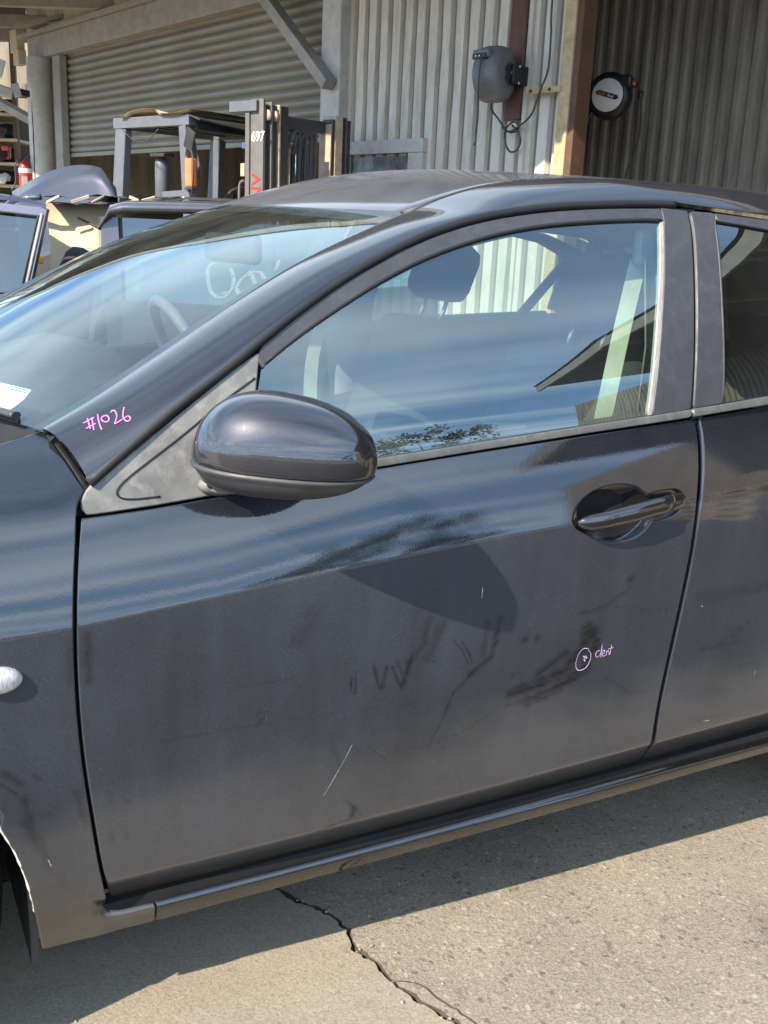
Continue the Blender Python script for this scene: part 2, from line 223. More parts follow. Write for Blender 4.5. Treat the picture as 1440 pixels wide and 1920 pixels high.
    'dent': [[(1.417,0.5548),(1.4132,0.5563),(1.4094,0.5577),(1.4056,0.5579),(1.4017,0.5562),(1.3979,0.5531),(1.3947,0.549),(1.3924,0.5435),(1.3909,0.5369),(1.3902,0.5309),(1.3906,0.5258),(1.3918,0.5212),(1.3937,0.5176),(1.3962,0.515),(1.3994,0.5133),(1.4031,0.5127),(1.4077,0.5129),(1.4128,0.5142),(1.4171,0.5166),(1.4203,0.5208),(1.4227,0.5262),(1.4243,0.5314),(1.4249,0.5359),(1.4247,0.5403),(1.4237,0.5442),(1.4216,0.5474),(1.4187,0.5503),(1.4158,0.5531)],[(1.4478,0.5452),(1.4454,0.5464),(1.4429,0.5475),(1.4408,0.5477),(1.4387,0.5463),(1.4368,0.544),(1.4358,0.5415),(1.4362,0.5387),(1.4375,0.5358),(1.4393,0.5339),(1.4415,0.5337),(1.4442,0.5345),(1.4463,0.5359),(1.4475,0.5379),(1.4482,0.5405),(1.4489,0.5431)],[(1.4492,0.5596),(1.4492,0.555),(1.4491,0.5503),(1.4492,0.5456),(1.4494,0.5409),(1.4497,0.5362),(1.45,0.5314)],[(1.4512,0.5376),(1.4535,0.5385),(1.4558,0.5393),(1.4574,0.5404),(1.458,0.5421),(1.4579,0.5441),(1.4574,0.5456),(1.4561,0.5462),(1.4543,0.5463),(1.4529,0.5457),(1.4521,0.5439),(1.4516,0.5413),(1.4518,0.5388),(1.4526,0.5365),(1.454,0.5343),(1.4557,0.533),(1.4576,0.5332),(1.4598,0.5342),(1.462,0.5352)],[(1.4622,0.5435),(1.4624,0.5405),(1.4627,0.5374),(1.4629,0.5344)],[(1.462,0.5397),(1.4633,0.5412),(1.4647,0.5428),(1.4659,0.5435),(1.467,0.5429),(1.4679,0.5415),(1.4687,0.5398),(1.4692,0.5378),(1.4695,0.5355),(1.4698,0.5332)],[(1.473,0.5545),(1.4726,0.5506),(1.4722,0.5467),(1.4719,0.5431),(1.4718,0.54),(1.4719,0.5371),(1.4719,0.5341)],[(1.4653,0.5468),(1.4698,0.5471),(1.4742,0.5475),(1.4786,0.5478)]],
    'chip': [[(1.4059,0.5415),(1.4123,0.5379)],[(1.4082,0.536),(1.412,0.5303)],[(1.4117,0.5418),(1.4157,0.5347)]],
    'scratches': [[(0.9272,0.4546),(0.9167,0.4318),(0.9007,0.4017),(0.8793,0.3629)],[(1.1649,0.7126),(1.1643,0.6911)]],
    'scratches_wing': [[(0.4259,0.3628),(0.4302,0.3497)]],
    'scratches_rear': [[(1.896,0.4215),(1.894,0.4115)],[(1.6968,0.604),(1.7005,0.6)],[(1.7681,0.3244),(1.7873,0.3228)]],
    'chalk': [[[0.8262,-0.4426,1.2272],[0.8202,-0.4378,1.2254],[0.8081,-0.4591,1.2157],[0.7971,-0.4934,1.2031],[0.7858,-0.5413,1.1863],[0.7857,-0.5712,1.1784],[0.7916,-0.5846,1.1778],[0.8013,-0.584,1.1829],[0.8152,-0.5705,1.1934],[0.8277,-0.5419,1.2066],[0.8344,-0.5149,1.2161],[0.8375,-0.4958,1.2217]],[[0.8155,-0.6029,1.1848],[0.8184,-0.5842,1.1913],[0.8249,-0.5697,1.1983],[0.8345,-0.5583,1.2058],[0.8452,-0.5527,1.2123],[0.8528,-0.557,1.2148]],[[0.8529,-0.5429,1.2182],[0.8542,-0.5568,1.2155],[0.8509,-0.5764,1.2091],[0.8467,-0.5964,1.2019]],[[0.8551,-0.5413,1.2197],[0.8623,-0.5552,1.2197],[0.8678,-0.5682,1.219],[0.8653,-0.5829,1.2143],[0.864,-0.5963,1.2102]],[[0.9069,-0.5512,1.2399],[0.8973,-0.5693,1.2318],[0.8878,-0.5841,1.2242]],[[0.7964,-0.5729,1.1834],[0.8036,-0.5763,1.1861]]],
    'card': [[0.4063,-0.3587,1.031],[0.4465,-0.4554,1.0316],[0.4745,-0.5175,1.0309],[0.4596,-0.5376,1.0193],[0.4453,-0.5463,1.011],[0.4326,-0.5522,1.0042],[0.393,-0.5254,0.9932]],
    'card_print': [[[0.4521,-0.4774,1.0295],[0.4673,-0.5109,1.0291]],[[0.4479,-0.4818,1.0267],[0.4654,-0.5201,1.026]],[[0.4445,-0.4695,1.0277],[0.4474,-0.473,1.0283]]],
    'wiper': [[0.4502,-0.6421,0.9886],[0.4347,-0.6126,0.9899],[0.4041,-0.55,0.9923],[0.3057,-0.2614,1.0002],[0.2772,0.0198,1.0025]],
}

# ================================================================ helpers
def new_obj(name, mesh, mat=None, parent=None):
    o = bpy.data.objects.new(name, mesh)
    COL.objects.link(o)
    if mat is not None and mesh is not None:
        for m in (mat if isinstance(mat, (list, tuple)) else [mat]):
            mesh.materials.append(m)
    if parent is not None:
        attach(o, parent)
    return o
def world_of(o):
    m = o.matrix_basis.copy()
    if o.parent:
        m = world_of(o.parent) @ o.matrix_parent_inverse @ m
    return m
def attach(o, parent):
    o.parent = parent
    o.matrix_parent_inverse = world_of(parent).inverted()
    return o
def thing(name, label, cat, loc=(0, 0, 0), group=None, rotz=0.0):
    o = bpy.data.objects.new(name, None)
    o.empty_display_size = 0.2
    o.location = loc
    o.rotation_euler = (0, 0, rotz)
    COL.objects.link(o)
    return tag(o, label, cat, group)
def tag(o, label=None, cat=None, group=None, kind=None):
    for k, v in (('label', label), ('category', cat), ('group', group), ('kind', kind)):
        if v:
            o[k] = v
    return o
def copy_tree(o, parent=None):
    c = o.copy()
    COL.objects.link(c)
    c.parent = parent
    for ch in list(o.children):
        copy_tree(ch, c)
    return c

class MB:
    """collects faces for one mesh"""
    def __init__(self):
        self.v, self.f, self.sm, self.mi = [], [], [], []
    def add(self, vs, fs, smooth=False, mi=0):
        b = len(self.v)
        self.v += [tuple(p) for p in vs]
        for f in fs:
            self.f.append(tuple(i + b for i in f)); self.sm.append(smooth); self.mi.append(mi)
        return self
    def box(self, c, s, R=None, mi=0, bev=0.0):
        hx, hy, hz = s[0] / 2, s[1] / 2, s[2] / 2
        if bev <= 0:
            vs = [Vector((x, y, z)) for x in (-hx, hx) for y in (-hy, hy) for z in (-hz, hz)]
            fs = [(0, 1, 3, 2), (4, 6, 7, 5), (0, 4, 5, 1), (2, 3, 7, 6), (0, 2, 6, 4), (1, 5, 7, 3)]
        else:
            bm = bmesh.new()
            bmesh.ops.create_cube(bm, size=1.0)
            for v in bm.verts:
                v.co = Vector((v.co.x * s[0], v.co.y * s[1], v.co.z * s[2]))
            bmesh.ops.bevel(bm, geom=list(bm.edges), offset=min(bev, 0.45 * min(s)), segments=2, affect='EDGES', profile=0.5)
            bm.verts.ensure_lookup_table()
            vs = [v.co.copy() for v in bm.verts]
            fs = [tuple(v.index for v in f.verts) for f in bm.faces]
            bm.free()
        c = Vector(c)
        if R is not None:
            vs = [R @ v for v in vs]
        self.add([v + c for v in vs], fs, False, mi)
        return self
    def bar(self, a, b, w, h, up=(0, 0, 1), mi=0, bev=0.0):
        a, b = Vector(a), Vector(b)
        d = b - a
        z = d.normalized(); u = Vector(up)
        x = u.cross(z)
        if x.length < 1e-4:
            x = Vector((1, 0, 0)).cross(z)
        x.normalize(); y = z.cross(x)
        R = Matrix((x, y, z)).transposed()
        return self.box((a + b) / 2, (w, h, d.length), R, mi, bev)
    def tube(self, pts, r, n=10, caps=True, mi=0, closed=False, flat=None, smooth=True):
        """r: number or list; flat = (axis vector, factor) squashes the section"""
        P = [Vector(p) for p in pts]
        N = len(P)
        rs = r if isinstance(r, (list, tuple)) else [r] * N
        rings = []
        up = None
        for i in range(N):
            if closed:
                t = P[(i + 1) % N] - P[i - 1]
            else:
                t = P[min(i + 1, N - 1)] - P[max(i - 1, 0)]
            t.normalize()
            if up is None:
                up = Vector((0, 0, 1)) if abs(t.z) < 0.9 else Vector((1, 0, 0))
            x = up - t * up.dot(t)
            if x.length < 1e-5:
                x = Vector((0, 1, 0)) - t * t.y
            x.normalize(); up = x
            y = t.cross(x)
            ring = []
            for k in range(n):
                a = 2 * math.pi * k / n
                rr = rs[i] if not isinstance(rs[i], (tuple, list)) else 1.0
                if isinstance(rs[i], (tuple, list)):
                    ring.append(P[i] + x * (math.cos(a) * rs[i][0]) + y * (math.sin(a) * rs[i][1]))
                else:
                    ring.append(P[i] + x * (math.cos(a) * rr) + y * (math.sin(a) * rr))
            rings.append(ring)
        vs = [v for ring in rings for v in ring]
        fs = []
        for i in range(N if closed else N - 1):
            a, b = i * n, ((i + 1) % N) * n
            for k in range(n):
                fs.append((a + k, a + (k + 1) % n, b + (k + 1) % n, b + k))
        self.add(vs, fs, smooth, mi)
        if caps and not closed:
            b = len(self.v) - len(vs)
            self.f.append(tuple(b + k for k in range(n))[::-1]); self.sm.append(False); self.mi.append(mi)
            self.f.append(tuple(b + (N - 1) * n + k for k in range(n))); self.sm.append(False); self.mi.append(mi)
        return self
    def lathe(self, c, axis, prof, n=28, mi=0, smooth=True):
        """prof: list of (distance along axis, radius)"""
        c = Vector(c); z = Vector(axis).normalized()
        x = Vector((0, 0, 1)).cross(z)
        if x.length < 1e-4:
            x = Vector((1, 0, 0))
        x.normalize(); y = z.cross(x)
        vs = []
        for (h, r) in prof:
            for k in range(n):
                a = 2 * math.pi * k / n
                vs.append(c + z * h + x * (math.cos(a) * r) + y * (math.sin(a) * r))
        fs = []
        for i in range(len(prof) - 1):
            for k in range(n):
                fs.append((i * n + k, i * n + (k + 1) % n, (i + 1) * n + (k + 1) % n, (i + 1) * n + k))
        self.add(vs, fs, smooth, mi)
        return self
    def prism(self, poly, a, b, mi=0):
        """poly: 3-D points, swept from offset a to offset b (vectors)"""
        a, b = Vector(a), Vector(b)
        n = len(poly)
        P = [Vector(p) for p in poly]
        vs = [p + a for p in P] + [p + b for p in P]
        fs = [tuple(range(n))[::-1], tuple(n + i for i in range(n))]
        fs += [(i, (i + 1) % n, n + (i + 1) % n, n + i) for i in range(n)]
        return self.add(vs, fs, False, mi)
    def grid(self, rows, mi=0, smooth=True, flip=False):
        """rows: list of equally long lists of points"""
        m, n = len(rows), len(rows[0])
        vs = [p for r in rows for p in r]
        fs = []
        for i in range(m - 1):
            for j in range(n - 1):
                q = (i * n + j, i * n + j + 1, (i + 1) * n + j + 1, (i + 1) * n + j)
                fs.append(q[::-1] if flip else q)
        return self.add(vs, fs, smooth, mi)
    def mesh(self, name):
        me = bpy.data.meshes.new(name)
        me.from_pydata([tuple(v) for v in self.v], [], self.f)
        me.polygons.foreach_set('use_smooth', self.sm)
        me.polygons.foreach_set('material_index', self.mi)
        me.update()
        bm = bmesh.new(); bm.from_mesh(me)
        bmesh.ops.recalc_face_normals(bm, faces=list(bm.faces))
        bm.to_mesh(me); bm.free()
        return me
    def build(self, name, mat, parent=None):
        return new_obj(name, self.mesh(name), mat, parent)
def sharp(o, deg=40):
    """smooth shading with hard edges kept"""
    me = o.data
    me.polygons.foreach_set('use_smooth', [True] * len(me.polygons))
    me.set_sharp_from_angle(angle=math.radians(deg))
    return o

def resample(pts, step, closed=True):
    P = np.array(pts, float)
    if closed:
        P = np.vstack([P, P[:1]])
    seg = np.hypot(*(P[1:] - P[:-1]).T)
    s = np.concatenate([[0], np.cumsum(seg)])
    n = max(int(round(s[-1] / step)), 8)
    t = np.linspace(0, s[-1], n + 1)
    Q = np.stack([np.interp(t, s, P[:, 0]), np.interp(t, s, P[:, 1])], 1)
    return Q[:-1] if closed else Q
def area2(P):
    x, y = P[:, 0], P[:, 1]
    return 0.5 * np.sum(x * np.roll(y, -1) - np.roll(x, -1) * y)
def inset(P, d):
    """move a counter-clockwise loop inwards by d"""
    a = np.roll(P, 1, 0); b = np.roll(P, -1, 0)
    e1 = P - a; e2 = b - P
    e1 /= np.linalg.norm(e1, axis=1, keepdims=True) + 1e-12
    e2 /= np.linalg.norm(e2, axis=1, keepdims=True) + 1e-12
    n = np.stack([-(e1[:, 1] + e2[:, 1]), e1[:, 0] + e2[:, 0]], 1)
    l = np.linalg.norm(n, axis=1, keepdims=True) + 1e-9
    n = n / l
    m = np.clip(l / 2, 0.45, 1)
    return P + n * d / m, -n
def in_poly(P, poly):
    x, y = P[:, 0], P[:, 1]
    c = np.zeros(len(P), bool)
    a = poly; b = np.roll(poly, -1, 0)
    for (x1, y1), (x2, y2) in zip(a, b):
        if y1 == y2:
            continue
        k = ((y1 > y) != (y2 > y))
        c ^= k & (x < (x2 - x1) * (y - y1) / (y2 - y1) + x1)
    return c
def surf_normal(fn, x, z, s):
    h = 5e-4
    wx = (fn(x + h, z) - fn(x - h, z)) / (2 * h)
    wz = (fn(x, z + h) - fn(x, z - h)) / (2 * h)
    n = np.stack([-wx, np.full_like(wx, s), -wz], 1)
    return n / np.linalg.norm(n, axis=1, keepdims=True)

def panel(name, outline, fn, mat, parent=None, side=-1, grid=0.02, bstep=0.008, edge=0.0025, depth=0.014,
          holes=(), wipe=None, off=0.0):
    """a sheet-metal panel: the outline (x, z) filled on the surface y = side*w(x, z), edges rolled inwards"""
    loops = []
    P = resample(outline, bstep)
    if area2(P) < 0:
        P = P[::-1]
    loops.append((P, 1))
    for h in holes:
        H = resample(h, bstep * 0.6)
        if area2(H) < 0:
            H = H[::-1]
        loops.append((H, -1))
    pts, edges, rings = [], [], []
    for L, sg in loops:
        I, on = inset(L, edge * sg)
        b = len(pts)
        n = len(L)
        pts += [tuple(p) for p in I]
        edges += [(b + i, b + (i + 1) % n) for i in range(n)]
        rings.append((b, n, L, I, on * sg))
    I0 = rings[0][3]
    lo, hi = I0.min(0), I0.max(0)
    gx = np.arange(lo[0] + grid / 2, hi[0], grid); gz = np.arange(lo[1] + grid / 2, hi[1], grid)
    G = np.stack(np.meshgrid(gx, gz), -1).reshape(-1, 2)
    keep = in_poly(G, inset(I0, min(grid * 0.4, 0.004))[0])
    for r in rings[1:]:
        keep &= ~in_poly(G, inset(r[3], -min(grid * 0.4, 0.004))[0])
    G = G[keep]
    allp = pts + [tuple(g) for g in G]
    res = geometry.delaunay_2d_cdt([Vector(p) for p in allp], edges, [], 0, 1e-7)
    V2 = np.array([tuple(v) for v in res[0]])
    tris = np.array([f for f in res[2] if len(f) == 3])
    cen = V2[tris].mean(1)
    ok = in_poly(cen, I0)
    for r in rings[1:]:
        ok &= ~in_poly(cen, r[3])
    tris = tris[ok]
    remap = {}
    for i, orig in enumerate(res[3]):
        for q in orig:
            remap[q] = i
    def lift(XZ, dz):
        w = fn(XZ[:, 0], XZ[:, 1]) + off
        N = surf_normal(fn, XZ[:, 0], XZ[:, 1], side)
        Q = np.stack([XZ[:, 0], side * w, XZ[:, 1]], 1)
        return Q - N * dz, N
    V, N = lift(V2, 0.0)
    verts = [V]; norms = [N]
    faces = [tuple(int(i) for i in t) for t in tris]
    base = len(V2)
    for b, n, L, I, on in rings:
        inner = [remap[b + i] for i in range(n)]
        ti = []
        Q0, N0 = lift(L, edge * 0.9)
        o3 = np.stack([on[:, 0], np.zeros(n), on[:, 1]], 1)
        n0 = N0 * 0.55 + o3 * 0.83
        Q1, N1 = lift(L, depth)
        n1 = o3 + 0.02 * N0
        verts += [Q0, Q1]; norms += [n0, n1]
        r0 = [base + i for i in range(n)]; r1 = [base + n + i for i in range(n)]
        base += 2 * n
        for i in range(n):
            j = (i + 1) % n
            faces.append((inner[i], inner[j], r0[j], r0[i]))
            faces.append((r0[i], r0[j], r1[j], r1[i]))
    V = np.vstack(verts); N = np.vstack(norms)
    N /= np.linalg.norm(N, axis=1, keepdims=True)
    # orient every face along its mean normal
    fin = []
    for f in faces:
        p = V[list(f)]
        g = np.cross(p[1] - p[0], p[2] - p[0])
        fin.append(f if np.dot(g, N[list(f)].mean(0)) >= 0 else f[::-1])
    me = bpy.data.meshes.new(name)
    me.from_pydata(V.tolist(), [], fin)
    me.polygons.foreach_set('use_smooth', [True] * len(fin))
    if wipe is not None:
        at = me.attributes.new('wipe', 'FLOAT', 'POINT')
        at.data.foreach_set('value', wipe(V[:, 0], V[:, 2]).astype(np.float32))
    me.update()
    me.normals_split_custom_set_from_vertices(N.tolist())
    return new_obj(name, me, mat, parent)

def on_surf(fn, x, z, off=0.0, side=-1):
    w = float(fn(np.array([x]), np.array([z]))[0])
    n = surf_normal(fn, np.array([float(x)]), np.array([float(z)]), side)[0]
    return Vector((x, side * w, z)) + Vector(n) * off, Vector(n)
def ribbon(name, strokes, fn, width, mat, parent, off=0.0006, lens=1):
    """marks drawn on a surface: flat strokes following it; stroke = list of (x, z) [, width factors]"""
    mb = MB()
    for st in strokes:
        P = resample(st, 0.003, closed=False) if len(st) > 1 else np.array(st)
        n = len(P)
        t = np.gradient(P, axis=0)
        t /= np.linalg.norm(t, axis=1, keepdims=True) + 1e-9
        nn = np.stack([-t[:, 1], t[:, 0]], 1)
        rows = []
        for i in range(n):
            k = i / max(n - 1, 1)
            wd = width * (0.75 + 0.25 * math.sin(k * 9 + st[0][0] * 90)) * (1 if lens == 0 else min(1, 0.55 + 6 * k, 0.55 + 6 * (1 - k)))
            a, _ = on_surf(fn, *(P[i] + nn[i] * wd / 2), off=off)
            b, _ = on_surf(fn, *(P[i] - nn[i] * wd / 2), off=off)
            rows.append([a, b])
        mb.grid(rows)
    return mb.build(name, mat, parent)

# ================================================================ materials
def mat_new(name):
    m = bpy.data.materials.new(name)
    m.use_nodes = True
    m.node_tree.nodes.clear()
    return m, m.node_tree.nodes, m.node_tree.links
def nd(n, kind, **kw):
    x = n.new(kind)
    for k, v in kw.items():
        if hasattr(x, k):
            setattr(x, k, v)
        else:
            x.inputs[k].default_value = v
    return x
def principled(n, l, name_out=True, **kw):
    p = n.new('ShaderNodeBsdfPrincipled')
    for k, v in kw.items():
        p.inputs[k].default_value = v
    o = n.new('ShaderNodeOutputMaterial')
    l.new(p.outputs[0], o.inputs['Surface'])
    return p
def ramp(n, l, src, a, b, lo=0.0, hi=1.0):
    r = n.new('ShaderNodeMapRange')
    r.inputs['From Min'].default_value = a; r.inputs['From Max'].default_value = b
    r.inputs['To Min'].default_value = lo; r.inputs['To Max'].default_value = hi
    l.new(src, r.inputs['Value'])
    return r.outputs[0]
def noise(n, l, scale, detail=4, rough=0.55, coord='Object', stretch=None, dist=0.0):
    t = n.new('ShaderNodeTexCoord')
    src = t.outputs[coord]
    if stretch:
        m = n.new('ShaderNodeMapping'); m.inputs['Scale'].default_value = stretch
        l.new(src, m.inputs['Vector']); src = m.outputs[0]
    x = n.new('ShaderNodeTexNoise')
    x.inputs['Scale'].default_value = scale; x.inputs['Detail'].default_value = detail
    x.inputs['Roughness'].default_value = rough; x.inputs['Distortion'].default_value = dist
    l.new(src, x.inputs['Vector'])
    return x.outputs['Fac']
def mixc(n, l, fac, a, b, blend='MIX'):
    m = n.new('ShaderNodeMix'); m.data_type = 'RGBA'; m.blend_type = blend
    for key, v in (('Factor', fac), ('A', a), ('B', b)):
        if hasattr(v, 'links'):
            l.new(v, m.inputs[key])
        elif key == 'Factor':
            m.inputs[key].default_value = v
        else:
            m.inputs[key].default_value = (*v, 1) if len(v) == 3 else v
    return m.outputs['Result']
def math2(n, l, op, a, b=0.0, clamp=False):
    m = n.new('ShaderNodeMath'); m.operation = op; m.use_clamp = clamp
    for i, v in enumerate((a, b)):
        if hasattr(v, 'links'):
            l.new(v, m.inputs[i])
        else:
            m.inputs[i].default_value = v
    return m.outputs[0]
def bump(n, l, height, strength, dist, target):
    b = n.new('ShaderNodeBump')
    b.inputs['Strength'].default_value = strength; b.inputs['Distance'].default_value = dist
    l.new(height, b.inputs['Height'])
    l.new(b.outputs[0], target.inputs['Normal'])
def plain(name, col, rough=0.6, metal=0.0, var=0.25, scale=9.0, bmp=0.0, bscale=60.0, coat=0.0, stretch=None, dirt=None, dirt_amt=0.5):
    """a painted, moulded or bare surface with uneven colour, wear and relief"""
    m, n, l = mat_new(name)
    p = principled(n, l, Roughness=rough, Metallic=metal)
    p.inputs['Coat Weight'].default_value = coat
    f = noise(n, l, scale, 6, 0.6, stretch=stretch)
    a = tuple(c * (1 - var) for c in col); b = tuple(min(c * (1 + var), 1) for c in col)
    c = mixc(n, l, ramp(n, l, f, 0.3, 0.7), a, b)
    if dirt is not None:
        g = noise(n, l, scale * 2.3, 7, 0.68, stretch=stretch, dist=0.4)
        c = mixc(n, l, ramp(n, l, g, 0.48, 0.72, 0, dirt_amt), c, dirt)
    l.new(c, p.inputs['Base Color'])
    r = ramp(n, l, noise(n, l, scale * 3, 4), 0.25, 0.75, max(rough - 0.12, 0.03), min(rough + 0.12, 1))
    l.new(r, p.inputs['Roughness'])
    if bmp > 0:
        bump(n, l, noise(n, l, bscale, 5, 0.6), bmp, 0.004, p)
    return m
def paint_mat(name, base, flake, dust=0.5, dustcol=(0.30, 0.275, 0.24)):
    """dark mica paint under clear coat with a film of dust that hands have wiped in places"""
    m, n, l = mat_new(name)
    p = n.new('ShaderNodeBsdfPrincipled')
    p.inputs['Metallic'].default_value = 0.75
    p.inputs['Roughness'].default_value = 0.42
    p.inputs['Coat Weight'].default_value = 1.0
    p.inputs['Coat Roughness'].default_value = 0.012
    p.inputs['Coat IOR'].default_value = 1.85
    v = n.new('ShaderNodeTexVoronoi'); v.inputs['Scale'].default_value = 900
    t = n.new('ShaderNodeTexCoord'); l.new(t.outputs['Object'], v.inputs['Vector'])
    c = mixc(n, l, ramp(n, l, v.outputs['Distance'], 0.0, 0.5), flake, base)
    l.new(c, p.inputs['Base Color'])
    # clear coat is never optically flat
    b = n.new('ShaderNodeBump'); b.inputs['Strength'].default_value = 0.02; b.inputs['Distance'].default_value = 0.002
    l.new(noise(n, l, 260, 3), b.inputs['Height']); l.new(b.outputs[0], p.inputs['Coat Normal'])
    d = n.new('ShaderNodeBsdfDiffuse'); d.inputs['Color'].default_value = (*dustcol, 1)
    # dust: cloudy film + run marks + thicker low down where road spray lands, minus the wiped places
    big = ramp(n, l, noise(n, l, 3.0, 6, 0.6), 0.3, 0.75, 0.55, 1.0)
    run = ramp(n, l, noise(n, l, 14, 5, 0.6, stretch=(1.0, 1.0, 0.12)), 0.3, 0.75, 0.75, 1.15)
    fine = ramp(n, l, noise(n, l, 420, 2), 0.35, 0.7, 0.75, 1.2)
    speck = ramp(n, l, noise(n, l, 95, 2, 0.4), 0.75, 0.81, 0.0, 0.45)
    sx = n.new('ShaderNodeSeparateXYZ'); l.new(t.outputs['Object'], sx.inputs[0])
    low = ramp(n, l, sx.outputs['Z'], 0.24, 0.31, 1.0, 0.0)
    lowf = math2(n, l, 'MULTIPLY', low, ramp(n, l, noise(n, l, 30, 6, 0.7, stretch=(0.4, 1, 1)), 0.3, 0.7, 0.3, 1.0))
    film = math2(n, l, 'MULTIPLY', math2(n, l, 'MULTIPLY', big, run), math2(n, l, 'MULTIPLY', fine, dust))
    film = math2(n, l, 'ADD', film, math2(n, l, 'MULTIPLY', lowf, dust * 1.3))
    at = n.new('ShaderNodeAttribute'); at.attribute_name = 'wipe'
    keep = math2(n, l, 'SUBTRACT', 1.0, at.outputs['Fac'], True)
    film = math2(n, l, 'MULTIPLY', film, keep)
    film = math2(n, l, 'ADD', film, math2(n, l, 'MULTIPLY', speck, 0.25), True)
    l.new(mixc(n, l, low, dustcol, (0.17, 0.145, 0.112)), d.inputs['Color'])
    mx_ = n.new('ShaderNodeMixShader')
    l.new(film, mx_.inputs[0]); l.new(p.outputs[0], mx_.inputs[1]); l.new(d.outputs[0], mx_.inputs[2])
    o = n.new('ShaderNodeOutputMaterial'); l.new(mx_.outputs[0], o.inputs['Surface'])
    return m
def glass_mat(name, tint, ior=2.4, haze=0.02, frit=None):
    """thin window pane: Fresnel reflection of both faces, tinted view through, a little dirt"""
    m, n, l = mat_new(name)
    f0 = ((ior - 1) / (ior + 1)) ** 2
    ge = n.new('ShaderNodeNewGeometry')
    dt = n.new('ShaderNodeVectorMath'); dt.operation = 'DOT_PRODUCT'
    l.new(ge.outputs['Incoming'], dt.inputs[0]); l.new(ge.outputs['Normal'], dt.inputs[1])
    cosv = math2(n, l, 'ABSOLUTE', dt.outputs['Value'])
    fac = math2(n, l, 'POWER', math2(n, l, 'SUBTRACT', 1.0, cosv, True), 5.0)
    fac = math2(n, l, 'ADD', math2(n, l, 'MULTIPLY', fac, 1 - f0), f0, True)
    tr = n.new('ShaderNodeBsdfTransparent'); tr.inputs['Color'].default_value = (*tint, 1)
    gl = n.new('ShaderNodeBsdfGlossy'); gl.inputs['Roughness'].default_value = 0.003; gl.inputs['Color'].default_value = (0.84, 0.98, 1.0, 1)
    df = n.new('ShaderNodeBsdfDiffuse'); df.inputs['Color'].default_value = (0.45, 0.45, 0.43, 1)
    h = ramp(n, l, noise(n, l, 7, 7, 0.65, stretch=(1, 1, 0.35)), 0.3, 0.8, haze * 0.3, haze * 2.0)
    sp = ramp(n, l, noise(n, l, 130, 2, 0.4), 0.78, 0.84, 0.0, 0.2)
    h = math2(n, l, 'ADD', h, sp, True)
    a = n.new('ShaderNodeMixShader'); b = n.new('ShaderNodeMixShader')
    l.new(h, a.inputs[0]); l.new(tr.outputs[0], a.inputs[1]); l.new(df.outputs[0], a.inputs[2])
    l.new(fac, b.inputs[0]); l.new(a.outputs[0], b.inputs[1]); l.new(gl.outputs[0], b.inputs[2])
    o = n.new('ShaderNodeOutputMaterial'); l.new(b.outputs[0], o.inputs['Surface'])
    return m

M = {}
M['paint'] = paint_mat('dark_mica_paint', (0.006, 0.0065, 0.010), (0.018, 0.019, 0.026), dust=0.19, dustcol=(0.235, 0.262, 0.315))
M['paint_roof'] = paint_mat('dusty_roof_mica_paint', (0.006, 0.0065, 0.010), (0.018, 0.019, 0.026), dust=0.30, dustcol=(0.27, 0.275, 0.30))
M['paint_pillar'] = paint_mat('pillar_mica_paint', (0.006, 0.0065, 0.010), (0.018, 0.019, 0.026), dust=0.07, dustcol=(0.27, 0.275, 0.29))
M['paint_skirt'] = paint_mat('skirt_mica_paint', (0.005, 0.0055, 0.008), (0.010, 0.011, 0.016), dust=0.012)
M['paint_clean'] = paint_mat('clean_mica_paint', (0.006, 0.0065, 0.010), (0.022, 0.023, 0.030), dust=0.035)
M['paint_cap'] = paint_mat('mirror_cap_paint', (0.018, 0.018, 0.024), (0.050, 0.050, 0.064), dust=0.04)
M['shell'] = plain('underseal', (0.006, 0.006, 0.007), 0.9)
M['trim'] = plain('weathered_black_trim', (0.045, 0.046, 0.052), 0.48, var=0.15, scale=14, bmp=0.05, bscale=300, dirt=(0.12, 0.115, 0.105), dirt_amt=0.25)
M['belt'] = plain('greyed_belt_trim', (0.10, 0.098, 0.094), 0.5, var=0.2, scale=18, dirt=(0.24, 0.23, 0.21), dirt_amt=0.4)
M['sail'] = plain('dusty_black_plastic', (0.17, 0.168, 0.16), 0.6, var=0.28, scale=16, bmp=0.12, bscale=420, dirt=(0.36, 0.34, 0.30), dirt_amt=0.55)
M['rubber'] = plain('black_rubber', (0.012, 0.012, 0.013), 0.6)
M['channel'] = plain('pale_run_channel', (0.36, 0.33, 0.30), 0.5, var=0.2, scale=30)
M['glass'] = glass_mat('window_glass', (0.72, 0.86, 0.82))
M['screen_glass'] = glass_mat('windscreen_glass', (0.74, 0.86, 0.83), ior=1.85, haze=0.05)
M['dark_glass'] = glass_mat('tinted_glass', (0.10, 0.13, 0.12), haze=0.02)
M['frit'] = plain('black_glass_border', (0.03, 0.032, 0.036), 0.25)
M['interior_dark'] = plain('charcoal_interior', (0.030, 0.030, 0.033), 0.7, bmp=0.1, bscale=200)
M['interior_grey'] = plain('grey_interior_trim', (0.42, 0.42, 0.40), 0.7)
M['wheel_grey'] = plain('grey_leather', (0.13, 0.13, 0.13), 0.6)
M['headlining'] = plain('grey_headlining', (0.40, 0.40, 0.38), 0.9)
M['seat'] = plain('seat_fabric', (0.035, 0.036, 0.04), 0.95, bmp=0.3, bscale=500)
M['belt_web'] = plain('pale_belt_webbing', (0.62, 0.60, 0.46), 0.85)
M['chrome'] = plain('bare_steel', (0.55, 0.55, 0.55), 0.25, metal=1.0)
M['alloy'] = plain('dusty_alloy', (0.42, 0.42, 0.42), 0.4, metal=0.6, var=0.15, dirt=(0.15, 0.13, 0.11), dirt_amt=0.5)
M['fork_rim'] = plain('dark_rim_barrel', (0.06, 0.06, 0.062), 0.5)
